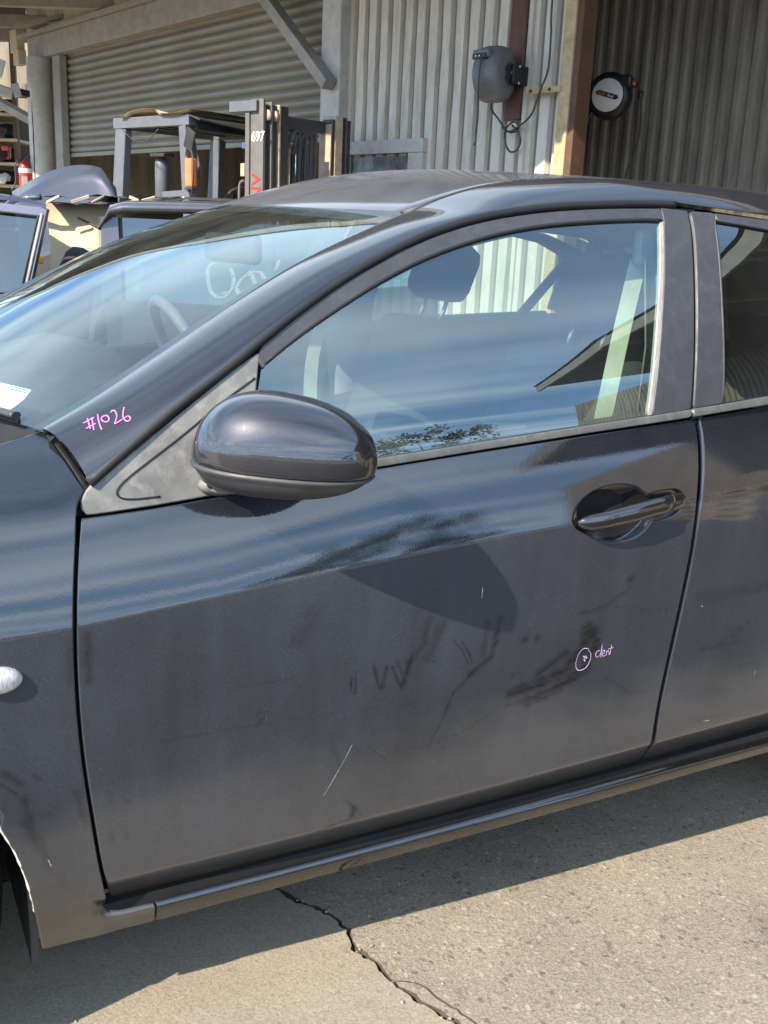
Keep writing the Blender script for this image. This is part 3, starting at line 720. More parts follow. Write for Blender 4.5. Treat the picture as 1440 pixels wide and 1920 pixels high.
M['pink'] = plain('pink_paint_marker', (0.70, 0.20, 0.56), 0.45, var=0.1, scale=80)
M['lilac'] = plain('lilac_paint_marker', (0.78, 0.50, 0.80), 0.45, var=0.1, scale=80)
M['scratch'] = plain('pale_scratch', (0.42, 0.42, 0.41), 0.6, var=0.5, scale=200)
def chalk_mat():
    m, n, l = mat_new('white_grease_marker')
    d = n.new('ShaderNodeBsdfDiffuse'); d.inputs['Color'].default_value = (0.8, 0.84, 0.86, 1)
    t = n.new('ShaderNodeBsdfTransparent'); x = n.new('ShaderNodeMixShader'); o = n.new('ShaderNodeOutputMaterial')
    l.new(ramp(n, l, noise(n, l, 220, 4), 0.3, 0.7, 0.02, 0.13), x.inputs[0]); l.new(t.outputs[0], x.inputs[1]); l.new(d.outputs[0], x.inputs[2])
    l.new(x.outputs[0], o.inputs['Surface'])
    return m
M['chalk'] = chalk_mat()
M['lamp_lens'] = plain('clear_lamp_lens', (0.46, 0.45, 0.43), 0.15, coat=1.0, var=0.45, scale=160, stretch=(3, 1, 0.3))
M['paper'] = plain('white_paper', (0.80, 0.80, 0.78), 0.8, var=0.04)
M['ink'] = plain('grey_ink', (0.12, 0.12, 0.13), 0.8)
M['bare_edge'] = plain('bare_arch_edge', (0.60, 0.57, 0.50), 0.5, var=0.3, scale=40)

# ================================================================ materials of the yard
def asphalt_mat(name, fine):
    m, n, l = mat_new(name)
    p = principled(n, l, Roughness=0.92)
    tc = n.new('ShaderNodeTexCoord')
    v = n.new('ShaderNodeTexVoronoi'); v.inputs['Scale'].default_value = 66 if not fine else 110
    v.inputs['Randomness'].default_value = 1.0
    wob = n.new('ShaderNodeMix'); wob.data_type = 'VECTOR'; wob.inputs['Factor'].default_value = 0.02
    nz = n.new('ShaderNodeTexNoise'); nz.inputs['Scale'].default_value = 60; nz.inputs['Detail'].default_value = 4
    l.new(tc.outputs['Object'], nz.inputs['Vector'])
    l.new(tc.outputs['Object'], wob.inputs['A']); l.new(nz.outputs['Color'], wob.inputs['B'])
    l.new(wob.outputs['Result'], v.inputs['Vector'])
    sp = n.new('ShaderNodeSeparateColor'); l.new(v.outputs['Color'], sp.inputs[0])
    stone = mixc(n, l, sp.outputs[0], (0.075, 0.068, 0.058), (0.50, 0.46, 0.39))
    matrix = mixc(n, l, ramp(n, l, noise(n, l, 190, 4, 0.7), 0.3, 0.7), (0.12, 0.108, 0.086), (0.47, 0.425, 0.335))
    stones = math2(n, l, 'MULTIPLY', ramp(n, l, v.outputs['Distance'], 0.30, 0.42, 1.0, 0.0), ramp(n, l, sp.outputs[1], 0.34, 0.42, 0.0, 0.85 if not fine else 0.45))
    c = mixc(n, l, stones, matrix, stone)
    c = mixc(n, l, ramp(n, l, noise(n, l, 2.2, 6, 0.62), 0.32, 0.72), mixc(n, l, 0.35, c, (0.10, 0.094, 0.084)), mixc(n, l, 0.22, c, (0.42, 0.39, 0.34)))
    c = mixc(n, l, ramp(n, l, noise(n, l, 34, 3, 0.6, dist=1.0), 0.62, 0.68, 0, 0.5), c, (0.11, 0.095, 0.08))
    c = mixc(n, l, ramp(n, l, noise(n, l, 1.1, 5, 0.7, dist=0.8), 0.57, 0.70, 0, 0.35), c, (0.095, 0.087, 0.075))
    if fine:
        c = mixc(n, l, 0.35, c, (0.30, 0.27, 0.215))
    c = mixc(n, l, 1.0, c, (1.12, 1.07, 0.99), 'MULTIPLY')
    # feathered dark patch added behind the camera to dim the lower door's reflections
    sy = n.new('ShaderNodeSeparateXYZ'); l.new(tc.outputs['Object'], sy.inputs[0])
    yy = math2(n, l, 'ADD', sy.outputs['Y'], ramp(n, l, noise(n, l, 3.0, 5, 0.6), 0.3, 0.7, -0.12, 0.12))
    added_dark = math2(n, l, 'MULTIPLY', ramp(n, l, yy, -1.38, -1.70, 0.0, 1.0), ramp(n, l, sy.outputs['Y'], -15.0, -14.0, 0.0, 1.0))
    c = mixc(n, l, added_dark, c, mixc(n, l, 0.10, (0.030, 0.030, 0.031), c))
    l.new(c, p.inputs['Base Color'])
    h = math2(n, l, 'ADD', math2(n, l, 'MULTIPLY', stones, 0.25), noise(n, l, 150, 6, 0.75))
    h = math2(n, l, 'ADD', h, math2(n, l, 'MULTIPLY', noise(n, l, 18, 3), 0.8))
    bump(n, l, h, 1.0, 0.0036 if not fine else 0.0020, p)
    return m
M['asphalt'] = asphalt_mat('worn_aggregate_asphalt', False)
M['asphalt_fine'] = asphalt_mat('smooth_worn_asphalt', True)
M['concrete'] = plain('concrete', (0.36, 0.35, 0.33), 0.9, var=0.12, scale=4, bmp=0.2, bscale=60)
M['crack_dirt'] = plain('crack_dirt', (0.07, 0.058, 0.042), 1.0, bmp=0.6, bscale=200)
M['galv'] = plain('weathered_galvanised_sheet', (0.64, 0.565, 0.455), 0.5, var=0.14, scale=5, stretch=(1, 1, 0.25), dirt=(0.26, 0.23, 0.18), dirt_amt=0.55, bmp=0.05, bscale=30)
M['galv_b'] = plain('weathered_galvanised_sheet_pale', (0.68, 0.61, 0.50), 0.5, var=0.14, scale=4, stretch=(1, 1, 0.25), dirt=(0.30, 0.27, 0.22), dirt_amt=0.5, bmp=0.05, bscale=30)
M['galv_shade'] = plain('painted_shade_valley', (0.24, 0.21, 0.16), 0.7, var=0.2, scale=6, stretch=(1, 1, 0.2))  # darker colour for the rib valleys, painted in place of shade between ribs
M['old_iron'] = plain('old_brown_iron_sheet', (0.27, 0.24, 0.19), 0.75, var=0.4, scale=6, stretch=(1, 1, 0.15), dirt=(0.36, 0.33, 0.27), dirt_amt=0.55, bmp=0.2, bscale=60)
M['slat'] = plain('grimy_shutter_steel', (0.25, 0.232, 0.185), 0.5, var=0.12, scale=1.2, stretch=(1, 1, 2), dirt=(0.20, 0.175, 0.135), dirt_amt=0.4)
M['grey_timber'] = plain('grey_painted_timber', (0.33, 0.312, 0.275), 0.75, var=0.15, scale=5, dirt=(0.20, 0.185, 0.16), dirt_amt=0.5, bmp=0.15, bscale=70)
M['pale_paint'] = plain('pale_grey_paint', (0.52, 0.495, 0.44), 0.6, var=0.12, scale=7, dirt=(0.30, 0.28, 0.24), dirt_amt=0.5)
M['rust_white'] = plain('rusted_white_paint', (0.52, 0.40, 0.22), 0.7, var=0.15, scale=12, dirt=(0.44, 0.24, 0.07), dirt_amt=0.9, bmp=0.2, bscale=120)
M['rust'] = plain('brown_primer', (0.12, 0.062, 0.035), 0.75, var=0.25, scale=8, dirt=(0.10, 0.055, 0.03), dirt_amt=0.6)
M['red_brown'] = plain('red_brown_board', (0.13, 0.055, 0.04), 0.75, var=0.3, scale=7, stretch=(1, 1, 0.2), dirt=(0.05, 0.03, 0.025), dirt_amt=0.6)
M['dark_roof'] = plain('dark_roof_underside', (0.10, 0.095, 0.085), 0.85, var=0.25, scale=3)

# ================================================================ the ground, falling gently towards the tail of the car
def ground_z(x, y=0.0):
    return -0.02 - 0.055 * (min(max(x, -3.0), 3.2) - 0.5)
CRACK = [(0.70, 0.60), (0.80, 0.10), (0.86, -0.30), (0.926, -0.549), (0.951, -0.606), (0.997, -0.664), (1.010, -0.727), (0.997, -0.773), (1.016, -0.821),
         (1.021, -0.878), (1.038, -0.929), (1.052, -0.964), (1.080, -1.010), (1.099, -1.052), (1.12, -1.14), (1.15, -1.22)]
CRACK2 = [(1.024, -0.885), (1.052, -0.900), (1.070, -0.912), (1.081, -0.953), (1.094, -0.987), (1.113, -1.030), (1.128, -1.08), (1.146, -1.19)]
rg = random.Random(3)
def jag(path, step, amp):
    P = resample(path, step, closed=False)
    return [(p[0] + rg.uniform(-amp, amp), p[1] + rg.uniform(-amp, amp)) for p in P]
ck = jag(CRACK, 0.011, 0.0038)
gv, gz, ge = [], [], []
def gadd(x, y, dz=0.0):
    gv.append((x, y)); gz.append(dz); return len(gv) - 1
cl_, cm_, cr_ = [], [], []
for i, (x, y) in enumerate(ck):
    w = 0.0028 + 0.0042 * abs(math.sin(i * 0.47) * math.sin(i * 0.173 + 1)) + rg.uniform(0, 0.0016)
    cl_.append(gadd(x - w * 1.1, y - 0.2 * w, 0.0)); cm_.append(gadd(x, y, -0.016)); cr_.append(gadd(x + w * 1.1, y + 0.2 * w, -0.002))
for L_ in (cl_, cm_, cr_):
    ge += [(a, b) for a, b in zip(L_[:-1], L_[1:])]
c2 = jag(CRACK2, 0.012, 0.003)
for i, (x, y) in enumerate(c2):
    a = gadd(x - 0.0022, y, -0.001); b = gadd(x, y + 0.0006, -0.007); c = gadd(x + 0.0022, y, 0.0)
    if i:
        ge += [(a - 3, a), (b - 3, b), (c - 3, c)]
for x in np.arange(-2.0, 4.2, 0.07):
    for y in np.arange(-3.4, 1.2, 0.07):
        jx, jy = x + rg.uniform(-0.02, 0.02), y + rg.uniform(-0.02, 0.02)
        if min((jx - p[0]) ** 2 + (jy - p[1]) ** 2 for p in ck[::2]) < 0.0006:
            continue
        gadd(jx, jy, 0.003 * mnoise.noise(Vector((jx * 2.5, jy * 2.5, 0))) - 0.001)
for r in (5, 8, 14, 30, 80, 250, 900):
    for k in range(20):
        a = 2 * math.pi * k / 20
        gadd(1 + r * math.cos(a), -1 + r * math.sin(a), 0)
res = geometry.delaunay_2d_cdt([Vector(p) for p in gv], ge, [], 0, 1e-6)
verts = []
src = {}
for i, (v, orig) in enumerate(zip(res[0], res[3])):
    dz = min((gz[q] for q in orig), default=0.0)
    verts.append((v.x, v.y, ground_z(v.x) + dz))
ckx = sorted(ck, key=lambda p: p[1])
cy = [p[1] for p in ckx]; cx = [p[0] for p in ckx]
me = bpy.data.meshes.new('ground')
faces = [tuple(f) for f in res[2]]
me.from_pydata(verts, [], faces)
mi = []
for f in faces:
    x = sum(verts[i][0] for i in f) / 3; y = sum(verts[i][1] for i in f) / 3
    low = min(verts[i][2] - ground_z(verts[i][0]) for i in f)
    mi.append(2 if low < -0.006 and abs(y) < 3 else (1 if x < np.interp(y, cy, cx) and -3 < y < 1 else 0))
me.polygons.foreach_set('material_index', mi)
bm = bmesh.new(); bm.from_mesh(me); bmesh.ops.recalc_face_normals(bm, faces=list(bm.faces))
if sum(f.normal.z for f in bm.faces) < 0:
    bmesh.ops.reverse_faces(bm, faces=list(bm.faces))
bm.to_mesh(me); bm.free()
ground = new_obj('ground', me, [M['asphalt'], M['asphalt_fine'], M['crack_dirt']])
tag(ground, kind='structure')
M['grit'] = plain('loose_grit', (0.30, 0.275, 0.235), 0.95, var=0.4, scale=60)
# grit and small stones lying loose, thickest along the crack
pb = MB()
for k in range(200):
    if k < 130:
        q = rg.choice(ck); x, y = q[0] + rg.gauss(0.01, 0.03), q[1] + rg.gauss(0, 0.03)
    else:
        x, y = rg.uniform(-0.2, 2.6), rg.uniform(-1.7, -0.3)
    r = rg.choice((0.0016, 0.0022, 0.003, 0.0045)) * rg.uniform(0.7, 1.2)
    z = ground_z(x) + r * 0.35
    vs = [Vector((x, y, z)) + Vector((rg.uniform(0.7, 1.2) * a_, rg.uniform(0.7, 1.2) * b_, rg.uniform(0.5, 0.8) * c_)) * r for a_, b_, c_ in ((1, 0, 0), (-1, 0, 0), (0, 1, 0), (0, -1, 0), (0, 0, 1), (0, 0, -1))]
    pb.add(vs, [(0, 2, 4), (2, 1, 4), (1, 3, 4), (3, 0, 4), (2, 0, 5), (1, 2, 5), (3, 1, 5), (0, 3, 5)])
tag(pb.build('loose_grit', M['grit']), 'small pale stones and grit scattered over the ground by the crack', 'grit', kind='stuff')

# ================================================================ the workshop building behind
WN = Vector((0.97833, 0.20707, 0)); WE = Vector((-0.20707, 0.97833, 0)); WO = -WN
WD = 5.6
def WP(s, z, out=0.0):
    """a point of the building front: s metres along it (to the left), z up, out metres in front of it"""
    return WN * (WD - out) + WE * s + Vector((0, 0, z))
WR = Matrix((WE, WO, Vector((0, 0, 1)))).transposed()
def wbox(mb, s0, s1, z0, z1, o0, o1, bev=0.0, mi=0):
    mb.box(WP((s0 + s1) / 2, (z0 + z1) / 2, (o0 + o1) / 2), (abs(s1 - s0), abs(o1 - o0), abs(z1 - z0)), WR, mi, bev)
    return mb
shed = thing('workshop_shed', 'long grey corrugated iron workshop with lintel, posts and deep canopy behind the cars', 'shed', WP(4, -0.2))
def sheet(name, s0, s1, z0, z1, out, mat, pitch, prof, parent, dents=0, seed=0, lean=0.0, valley_shade=None):
    """one corrugated sheet: prof = list of (fraction of pitch, depth)"""
    r = random.Random(seed)
    ss = []
    k0 = math.floor(min(s0, s1) / pitch)
    x = k0 * pitch
    while x < max(s0, s1) + pitch:
        for fr, d in prof:
            s = x + fr * pitch
            if min(s0, s1) <= s <= max(s0, s1):
                ss.append((s, d))
        x += pitch
    zs = list(np.linspace(z0, z1, 14))
    rows = []
    dl = [(r.choice(ss)[0], r.uniform(max(z0, 1.4), z1), r.uniform(0.004, 0.010)) for _ in range(dents)]
    for z in zs:
        row = []
        for s, d in ss:
            o = out + d + 0.002 * math.sin(s * 5 + z * 3 + seed)
            for (a, b, q) in dl:
                o -= q * math.exp(-((s - a) / 0.06) ** 2 - ((z - b) / 0.12) ** 2)
            row.append(WP(s + lean * (z - z0), z, o))
        rows.append(row)
    mb = MB().grid(rows, smooth=False)
    if valley_shade is not None:  # flat valley faces take the painted shade colour
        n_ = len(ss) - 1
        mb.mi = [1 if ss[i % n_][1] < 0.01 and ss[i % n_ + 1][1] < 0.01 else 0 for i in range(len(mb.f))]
        return mb.build(name, [mat, valley_shade], parent)
    return mb.build(name, mat, parent)
TRAP = [(0.0, 0.0), (0.27, 0.0), (0.33, 0.036), (0.92, 0.036), (0.985, 0.0)]
cuts = [2.80, 3.58, 4.36, 5.14, 5.55]
for i in range(len(cuts) - 1):
    sheet('cladding_sheet', cuts[i], cuts[i + 1] + (0.05 if i < 3 else 0), -0.3, 4.1, 0.003 * (i % 2), M['galv'] if i != 0 else M['galv_b'], 0.1558, TRAP, shed, dents=10, seed=i + 2, valley_shade=M['galv_shade'])
SINE = [(k / 6, 0.018 * (0.5 + 0.5 * math.cos(2 * math.pi * k / 6))) for k in range(6)]
for i, s in enumerate(np.arange(-15.4, 5.0, 0.8)):
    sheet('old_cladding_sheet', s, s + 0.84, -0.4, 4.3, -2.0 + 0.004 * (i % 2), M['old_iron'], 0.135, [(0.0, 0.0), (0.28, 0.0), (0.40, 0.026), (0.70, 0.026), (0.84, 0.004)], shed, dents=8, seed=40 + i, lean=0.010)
# the bay behind the shutter
for i, s in enumerate(np.arange(5.2, 12.6, 0.85)):
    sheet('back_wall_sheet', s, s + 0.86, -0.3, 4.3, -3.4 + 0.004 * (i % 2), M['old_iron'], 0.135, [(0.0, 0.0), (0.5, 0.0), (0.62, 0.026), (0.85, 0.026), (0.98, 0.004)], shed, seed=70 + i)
wbox(MB(), 5.2, 12.6, 1.55, 1.75, -3.3, -3.15).build('wall_girt', M['rust'], shed)
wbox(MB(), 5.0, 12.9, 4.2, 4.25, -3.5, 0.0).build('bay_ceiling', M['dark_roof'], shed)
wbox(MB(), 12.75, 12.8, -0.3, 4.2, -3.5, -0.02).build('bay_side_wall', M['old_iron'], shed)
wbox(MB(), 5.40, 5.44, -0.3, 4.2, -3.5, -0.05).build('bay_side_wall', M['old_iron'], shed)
# lintel over the shutter: boxed fascia with a cap board
wbox(MB(), 5.30, 12.55, 3.325, 3.60, 0.02, 0.16, bev=0.008).build('lintel_board', M['grey_timber'], shed)
wbox(MB(), 5.30, 12.75, 3.603, 3.66, 0.0, 0.22, bev=0.006).build('cap_board', M['grey_timber'], shed)
wbox(MB(), 5.30, 12.80, 3.663, 4.1, 0.0, 0.06).build('fascia_sheet', M['galv'], shed)
# round post, shutter guide, square post
pc = WP(12.18, 0, 0.16)
MB().lathe((pc.x, pc.y, -0.3), (0, 0, 1), [(0, 0.175), (1.2, 0.168), (2.4, 0.165), (3.62, 0.16)], 30).build('round_post', M['pale_paint'], shed)
crk = [Vector((pc.x, pc.y, 0)) + Vector((-0.166 * math.cos(a), -0.166 * math.sin(a), z)) for a, z in zip(np.linspace(0.63, 0.70, 14) + np.array([0, .02, -.01, .03, .0, .02, -.02, .01, .03, .0, .02, .0, -.02, 0]) * 1.2, np.linspace(1.2, 2.75, 14))]
MB().tube(crk, [0.002 + 0.006 * math.sin(i / 13 * math.pi) for i in range(14)], 6).build('post_split', M['rubber'], shed)
wbox(MB(), 11.62, 11.86, -0.3, 3.32, 0.0, 0.10, bev=0.006).build('shutter_guide', M['grey_timber'], shed)
wbox(MB(), 5.40, 5.68, -0.3, 3.32, 0.02, 0.14, bev=0.01).build('square_post', M['pale_paint'], shed)
wbox(MB(), 12.45, 12.72, -0.3, 3.6, -0.15, -0.02, bev=0.008).build('side_post', M['pale_paint'], shed)
# braces
MB().bar(WP(6.60, 3.42, 0.21), WP(5.45, 2.50, 0.21), 0.10, 0.12, up=WO, bev=0.006).build('brace', M['grey_timber'], shed)
MB().bar(WP(12.60, 2.55, 0.12), WP(13.9, 3.35, 1.2), 0.10, 0.12, up=WO, bev=0.006).build('brace', M['grey_timber'], shed)
# steel post with a rusted white face and brown sides, rusty bracket, timber board for the reel
post = wbox(MB(), 2.775, 2.875, -0.3, 4.1, 0.0, 0.10, bev=0.004)
post.build('steel_post', M['rust_white'], shed)
wbox(MB(), 2.722, 2.772, -0.3, 4.1, -0.06, 0.085, bev=0.004).build('post_flange', M['rust'], shed)
br = wbox(MB(), 2.85, 3.16, 2.285, 2.325, 0.101, 0.111, bev=0.003).build('bracket', M['rust_white'], shed)
for s in (2.95, 3.13):
    MB().lathe(WP(s, 2.305, 0.112), WO, [(0, 0.012), (0.008, 0.012), (0.008, 0.0)], 8).build('bolt', M['rust'], br)
wbox(MB(), 3.262, 3.42, 2.125, 4.0, 0.034, 0.075, bev=0.006).build('backing_board', M['red_brown'], shed)
wbox(MB(), 3.215, 3.255, -0.3, 4.0, 0.033, 0.060, bev=0.004).build('flat_conduit', M['galv_b'], shed)
# canopy roof with rafters and purlins: deep over the shutter, tapering off past the recessed bay
edge = [(14.5, 2.6), (5.3, 2.6), (3.0, 2.6), (1.5, 1.75), (-3.3, 1.1), (-6.5, 1.3), (-10.0, 0.85)]
back = [(14.5, -0.2), (5.3, -2.2), (3.0, -2.2), (1.5, -2.2), (-3.3, -2.2), (-6.5, -2.2), (-10.3, -2.2)]
mb = MB()
def ez(s):
    return 3.86 if s > 2 else 4.12
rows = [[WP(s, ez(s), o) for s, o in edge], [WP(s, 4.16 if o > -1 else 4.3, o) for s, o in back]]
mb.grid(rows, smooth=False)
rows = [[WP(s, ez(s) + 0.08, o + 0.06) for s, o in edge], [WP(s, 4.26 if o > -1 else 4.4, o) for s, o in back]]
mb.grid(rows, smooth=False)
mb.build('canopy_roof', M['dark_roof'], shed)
for (s, o), (s2, o2) in zip(edge[:-1], edge[1:]):
    MB().bar(WP(s, ez(s) - 0.06, o), WP(s2, ez(s2) - 0.06, o2), 0.05, 0.22, up=(0, 0, 1), bev=0.004).build('canopy_fascia', M['grey_timber'], shed)
for s in np.arange(-8, 14.5, 1.5):
    o = float(np.interp(s, [e_[0] for e_ in edge[::-1]], [e_[1] for e_ in edge[::-1]]))
    if o > 0.4:
        MB().bar(WP(s, 4.03, 0.0), WP(s, ez(s) - 0.10, o - 0.03), 0.06, 0.14, up=(0, 0, 1)).build('rafter', M['grey_timber'], shed)

# ================================================================ the dark hatchback in front
car = thing('parked_hatchback', 'dark charcoal hatchback filling the foreground, pink 1026 written on its windscreen pillar', 'car', (1.3, 0, 0))
S = [-1, 1]

def bez(a, c, b, n):
    out = []
    for i in range(n):
        t = i / (n - 1)
        out.append(a * (1 - t) ** 2 + c * 2 * t * (1 - t) + b * t * t)
    return out
def spline3(pts, n):
    """Catmull-Rom through 3-D points, n samples"""
    P = [Vector(p) for p in pts]
    N = len(P)
    out = []
    for k in range(n):
        u = k / (n - 1) * (N - 1)
        i = min(int(u), N - 2); t = u - i
        p1, p2 = P[i], P[i + 1]
        p0 = P[i - 1] if i > 0 else p1 * 2 - p2
        p3 = P[i + 2] if i + 2 < N else p2 * 2 - p1
        out.append(0.5 * ((2 * p1) + (p2 - p0) * t + (2 * p0 - 5 * p1 + 4 * p2 - p3) * t * t + (3 * p1 - p0 - 3 * p2 + p3) * t ** 3))
    return out
def flip_y(v, s):
    return Vector((v[0], -v[1] if s > 0 else v[1], v[2]))

# ---- wiped dust on the door: hand smears, drips, rub marks (x, z paths with a width)
def wipe_field(strokes):
    def fn(x, z):
        # rain and hands keep the shoulder above the crease cleaner than the flank below it
        out = 0.72 * np.clip((z - crease_z(x) + 0.004) / 0.012, 0, 1)
        for path, wd, amt in strokes:
            wd, amt = wd * 1.15, min(1.0, amt * 1.3)
            P = np.array(path, float)
            best = np.full_like(x, 9.0)
            if len(P) == 1:
                best = np.hypot(x - P[0, 0], z - P[0, 1])
            for a, b in zip(P[:-1], P[1:]):
                d = b - a
                t = np.clip(((x - a[0]) * d[0] + (z - a[1]) * d[1]) / (d @ d + 1e-12), 0, 1)
                best = np.minimum(best, np.hypot(x - a[0] - t * d[0], z - a[1] - t * d[1]))
            # ragged rim
            ph = P[0, 0] * 977
            jag = 0.30 * wd * (np.sin(x * 150 + z * 90 + ph) * 0.4 + np.sin(x * 61 - z * 143 + 2 * ph) * 0.4 + np.sin(x * 263 + z * 331 + 3 * ph) * 0.2)
            streak = 0.80 + 0.20 * np.sin((x * d[1] - z * d[0]) / (np.hypot(*d) + 1e-9) * 380 + ph) if len(P) > 1 else 0.9
            v = np.clip((wd + jag - best) / (0.7 * wd + 0.001), 0, 1) * amt * streak
            out = np.maximum(out, v)
        return out
    return fn

for s in S:
    near = s < 0
    g = 0.0042 if near else 0.05
    # doors ---------------------------------------------------------------
    fd = panel('front_door', T['door'], w_body, M['paint'], car, s, grid=g if near else 0.05,
               holes=[T['cup']] if near else [], wipe=wipe_field(T['smears']) if near else None)
    rear_outline = T['rdoor_left'] + T['rdoor_kink'][1:] + T['rdoor_bot'][1:] + [
        (2.20, T['rdoor_bot'][-1][1]), (2.25, 0.24), (2.27, 0.40), (2.31, 0.52), (2.40, 0.62), (2.50, 0.68), (2.56, 0.76), (2.58, 0.90), (2.585, 1.028), (2.2, 1.010)] + T['rdoor_top'][::-1][:-1]
    rd = panel('rear_door', rear_outline, w_body, M['paint'], car, s, grid=0.010 if near else 0.05,
               wipe=wipe_field(T['rear_smears']) if near else None)
    # front wing, rear quarter ---------------------------------------------
    arch = [(0.40 * math.cos(a), 0.30 + 0.385 * math.sin(a)) for a in np.linspace(0.42, math.pi - 0.1, 24)]
    wing = T['fender_edge'] + T['fender_low'][1:-1] + T['arch'] + arch + [
        (-0.44, 0.16), (-0.62, 0.17), (-0.80, 0.22), (-0.86, 0.40), (-0.84, 0.62), (-0.70, 0.74), (-0.40, 0.845), (0.0, 0.915), (0.25, 0.95)] + T['fender_top'][::-1] + T['fender_gap_top'][1:-1]
    wg = panel('front_wing', wing, w_wing, M['paint'], car, s, grid=0.007 if near else 0.06, depth=0.02,
               wipe=wipe_field(T['wing_smears']) if near else None)
    arch2 = [(2.64 + 0.385 * math.cos(a), 0.30 + 0.385 * math.sin(a)) for a in np.linspace(math.pi - 0.45, 0.1, 24)]
    quarter = [(2.595, 1.03), (2.59, 0.90), (2.57, 0.755), (2.51, 0.672), (2.42, 0.622)] + [p for p in arch2 if p[0] > 2.42] + [
        (3.05, 0.20), (3.30, 0.24), (3.42, 0.35), (3.46, 0.60), (3.42, 0.90), (3.36, 1.06), (3.0, 1.055)]
    panel('rear_quarter', quarter, w_body, M['paint'], car, s, grid=0.03, depth=0.02)
    # side skirt -------------------------------------------------------------
    sk = T['skirt']
    panel('side_skirt', sk, w_sill, M['paint_skirt'], car, s, grid=0.006 if near else 0.05, depth=0.03, edge=0.002)
    # inner shell behind the shut lines
    rows = []
    for x in np.linspace(-0.75, 3.3, 60):
        r = []
        for z in np.linspace(0.24, 0.9, 12):
            zz = 0.24 + (z - 0.24) * (float(belt_z(x)) - 0.05 - 0.24) / 0.66
            ra = min(math.hypot(x, zz - 0.3), math.hypot(x - 2.64, zz - 0.3))
            w = float(w_body(x, zz)) - 0.030 - (0.0 if ra > 0.43 else 0.16)
            r.append((x, s * w, zz))
        rows.append(r)
    MB().grid(rows).build('inner_shell', M['shell'], car)
    # inner door trim with the window sill rail
    rows = []
    for x in np.linspace(0.55, 3.0, 40):
        r = []
        zb = float(belt_z(x))
        for k, (dz, dw) in enumerate(((-0.55, 0.07), (-0.35, 0.08), (-0.30, 0.12), (-0.25, 0.12), (-0.22, 0.085), (-0.05, 0.075), (0.005, 0.06), (0.012, 0.045), (0.0, 0.022))):
            r.append((x, s * (0.815 + float(plan(x)) - dw), zb + dz))
        rows.append(r)
    MB().grid(rows).build('inner_door_trim', M['interior_dark'], car)
    # belt mouldings ------------------------------------------------------------
    bo = T['belt_up'] + T['belt_low'][::-1]
    panel('belt_moulding', bo, w_belt, M['belt'], fd, s, grid=0.02, edge=0.002, depth=0.02)
    rb = T['rbelt'][:3] + [(2.2, 1.030), (2.5, 1.042), (2.5, 1.024), (2.2, 1.012)] + T['rbelt'][3:]
    panel('belt_moulding', rb, w_belt, M['belt'], rd, s, grid=0.03, edge=0.002, depth=0.02)
    # window frames and pillar covers ------------------------------------------
    fo = [p for p in T['frame_out'] if p[0] < 1.664] + [(1.664, 1.3672), (1.663, 1.3425)] + [p for p in T['frame_in'][::-1] if p[0] < 1.662]
    fo += [(T['frame_in'][0][0] - 0.004, T['frame_in'][0][1] - 0.010), (T['frame_out'][0][0] - 0.012, T['frame_out'][0][1] - 0.016)]
    panel('window_frame', fo, w_frame, M['trim'], fd, s, grid=0.02, edge=0.0022, depth=0.022)
    bp = [(1.6665, 1.3672)] + T['bpr'] + T['bpl'][::-1]
    panel('pillar_cover', bp, w_frame, M['trim'], fd, s, grid=0.02, edge=0.002, depth=0.022)
    bp = T['rbpl'][::-1] + [(1.800, 1.3640)] + T['rbpr']
    panel('pillar_cover', bp, w_frame, M['trim'], rd, s, grid=0.02, edge=0.002, depth=0.022)
    rfo = [(1.803, 1.3635)] + T['rframe_out'][2:] + [(2.2, 1.338), (2.4, 1.312), (2.56, 1.27), (2.60, 1.20), (2.585, 1.05), (2.50, 1.05), (2.515, 1.18), (2.48, 1.245), (2.36, 1.29), (2.18, 1.318)] + T['rframe_in'][::-1][:-1] + [(1.802, 1.3467)]
    panel('window_frame', rfo, w_frame, M['trim'], rd, s, grid=0.03, edge=0.002, depth=0.022)
    # pale run channel at the rear edge of the front pane
    chn = [(x + 0.0005, z) for x, z in T['bpl']] + [(x - 0.0085, z + 0.001) for x, z in T['bpl'][::-1]]
    panel('run_channel', chn, w_glass, M['channel'], fd, s, grid=0.01, bstep=0.01, edge=0.001, depth=0.01, off=0.003)
    # black seal round the opening
    seal = [(x, z) for x, z in T['frame_in']]
    mb = MB()
    pts = [on_surf(w_glass, x, z - 0.001, 0.003, s)[0] for x, z in seal]
    mb.tube(pts, 0.0035, 8).build('window_seal', M['rubber'], fd)
    pts = [on_surf(w_glass, x, z, 0.004, s)[0] for x, z in T['rbpr'][::-1]] + [on_surf(w_glass, x, z - 0.001, 0.004, s)[0] for x, z in T['rframe_in'][1:] + [(2.18, 1.317)]]
    MB().tube(pts, 0.003, 8).build('window_seal', M['trim'], rd)
    # panes ---------------------------------------------------------------------
    gl = [(x, z + 0.012) for x, z in T['frame_in']] + [(x + 0.004, z) for x, z in T['bpl']][0:] + [(x, z - 0.012) for x, z in T['belt_up'][::-1][1:]] + [(0.76, 0.95)]
    panel('window_pane', gl, w_glass, M['glass'], fd, s, grid=0.03, edge=0.001, depth=0.004)
    rgl = [(x - 0.006, z) for x, z in T['rbpr'][::-1]] + [(1.87, 1.348), (1.95, 1.342), (2.18, 1.323), (2.37, 1.295), (2.49, 1.25), (2.525, 1.18), (2.51, 1.03), (2.2, 1.012), (1.86, 0.985)]
    panel('window_pane', rgl, w_glass, M['dark_glass'] if near else M['glass'], rd, s, grid=0.03, edge=0.001, depth=0.004)
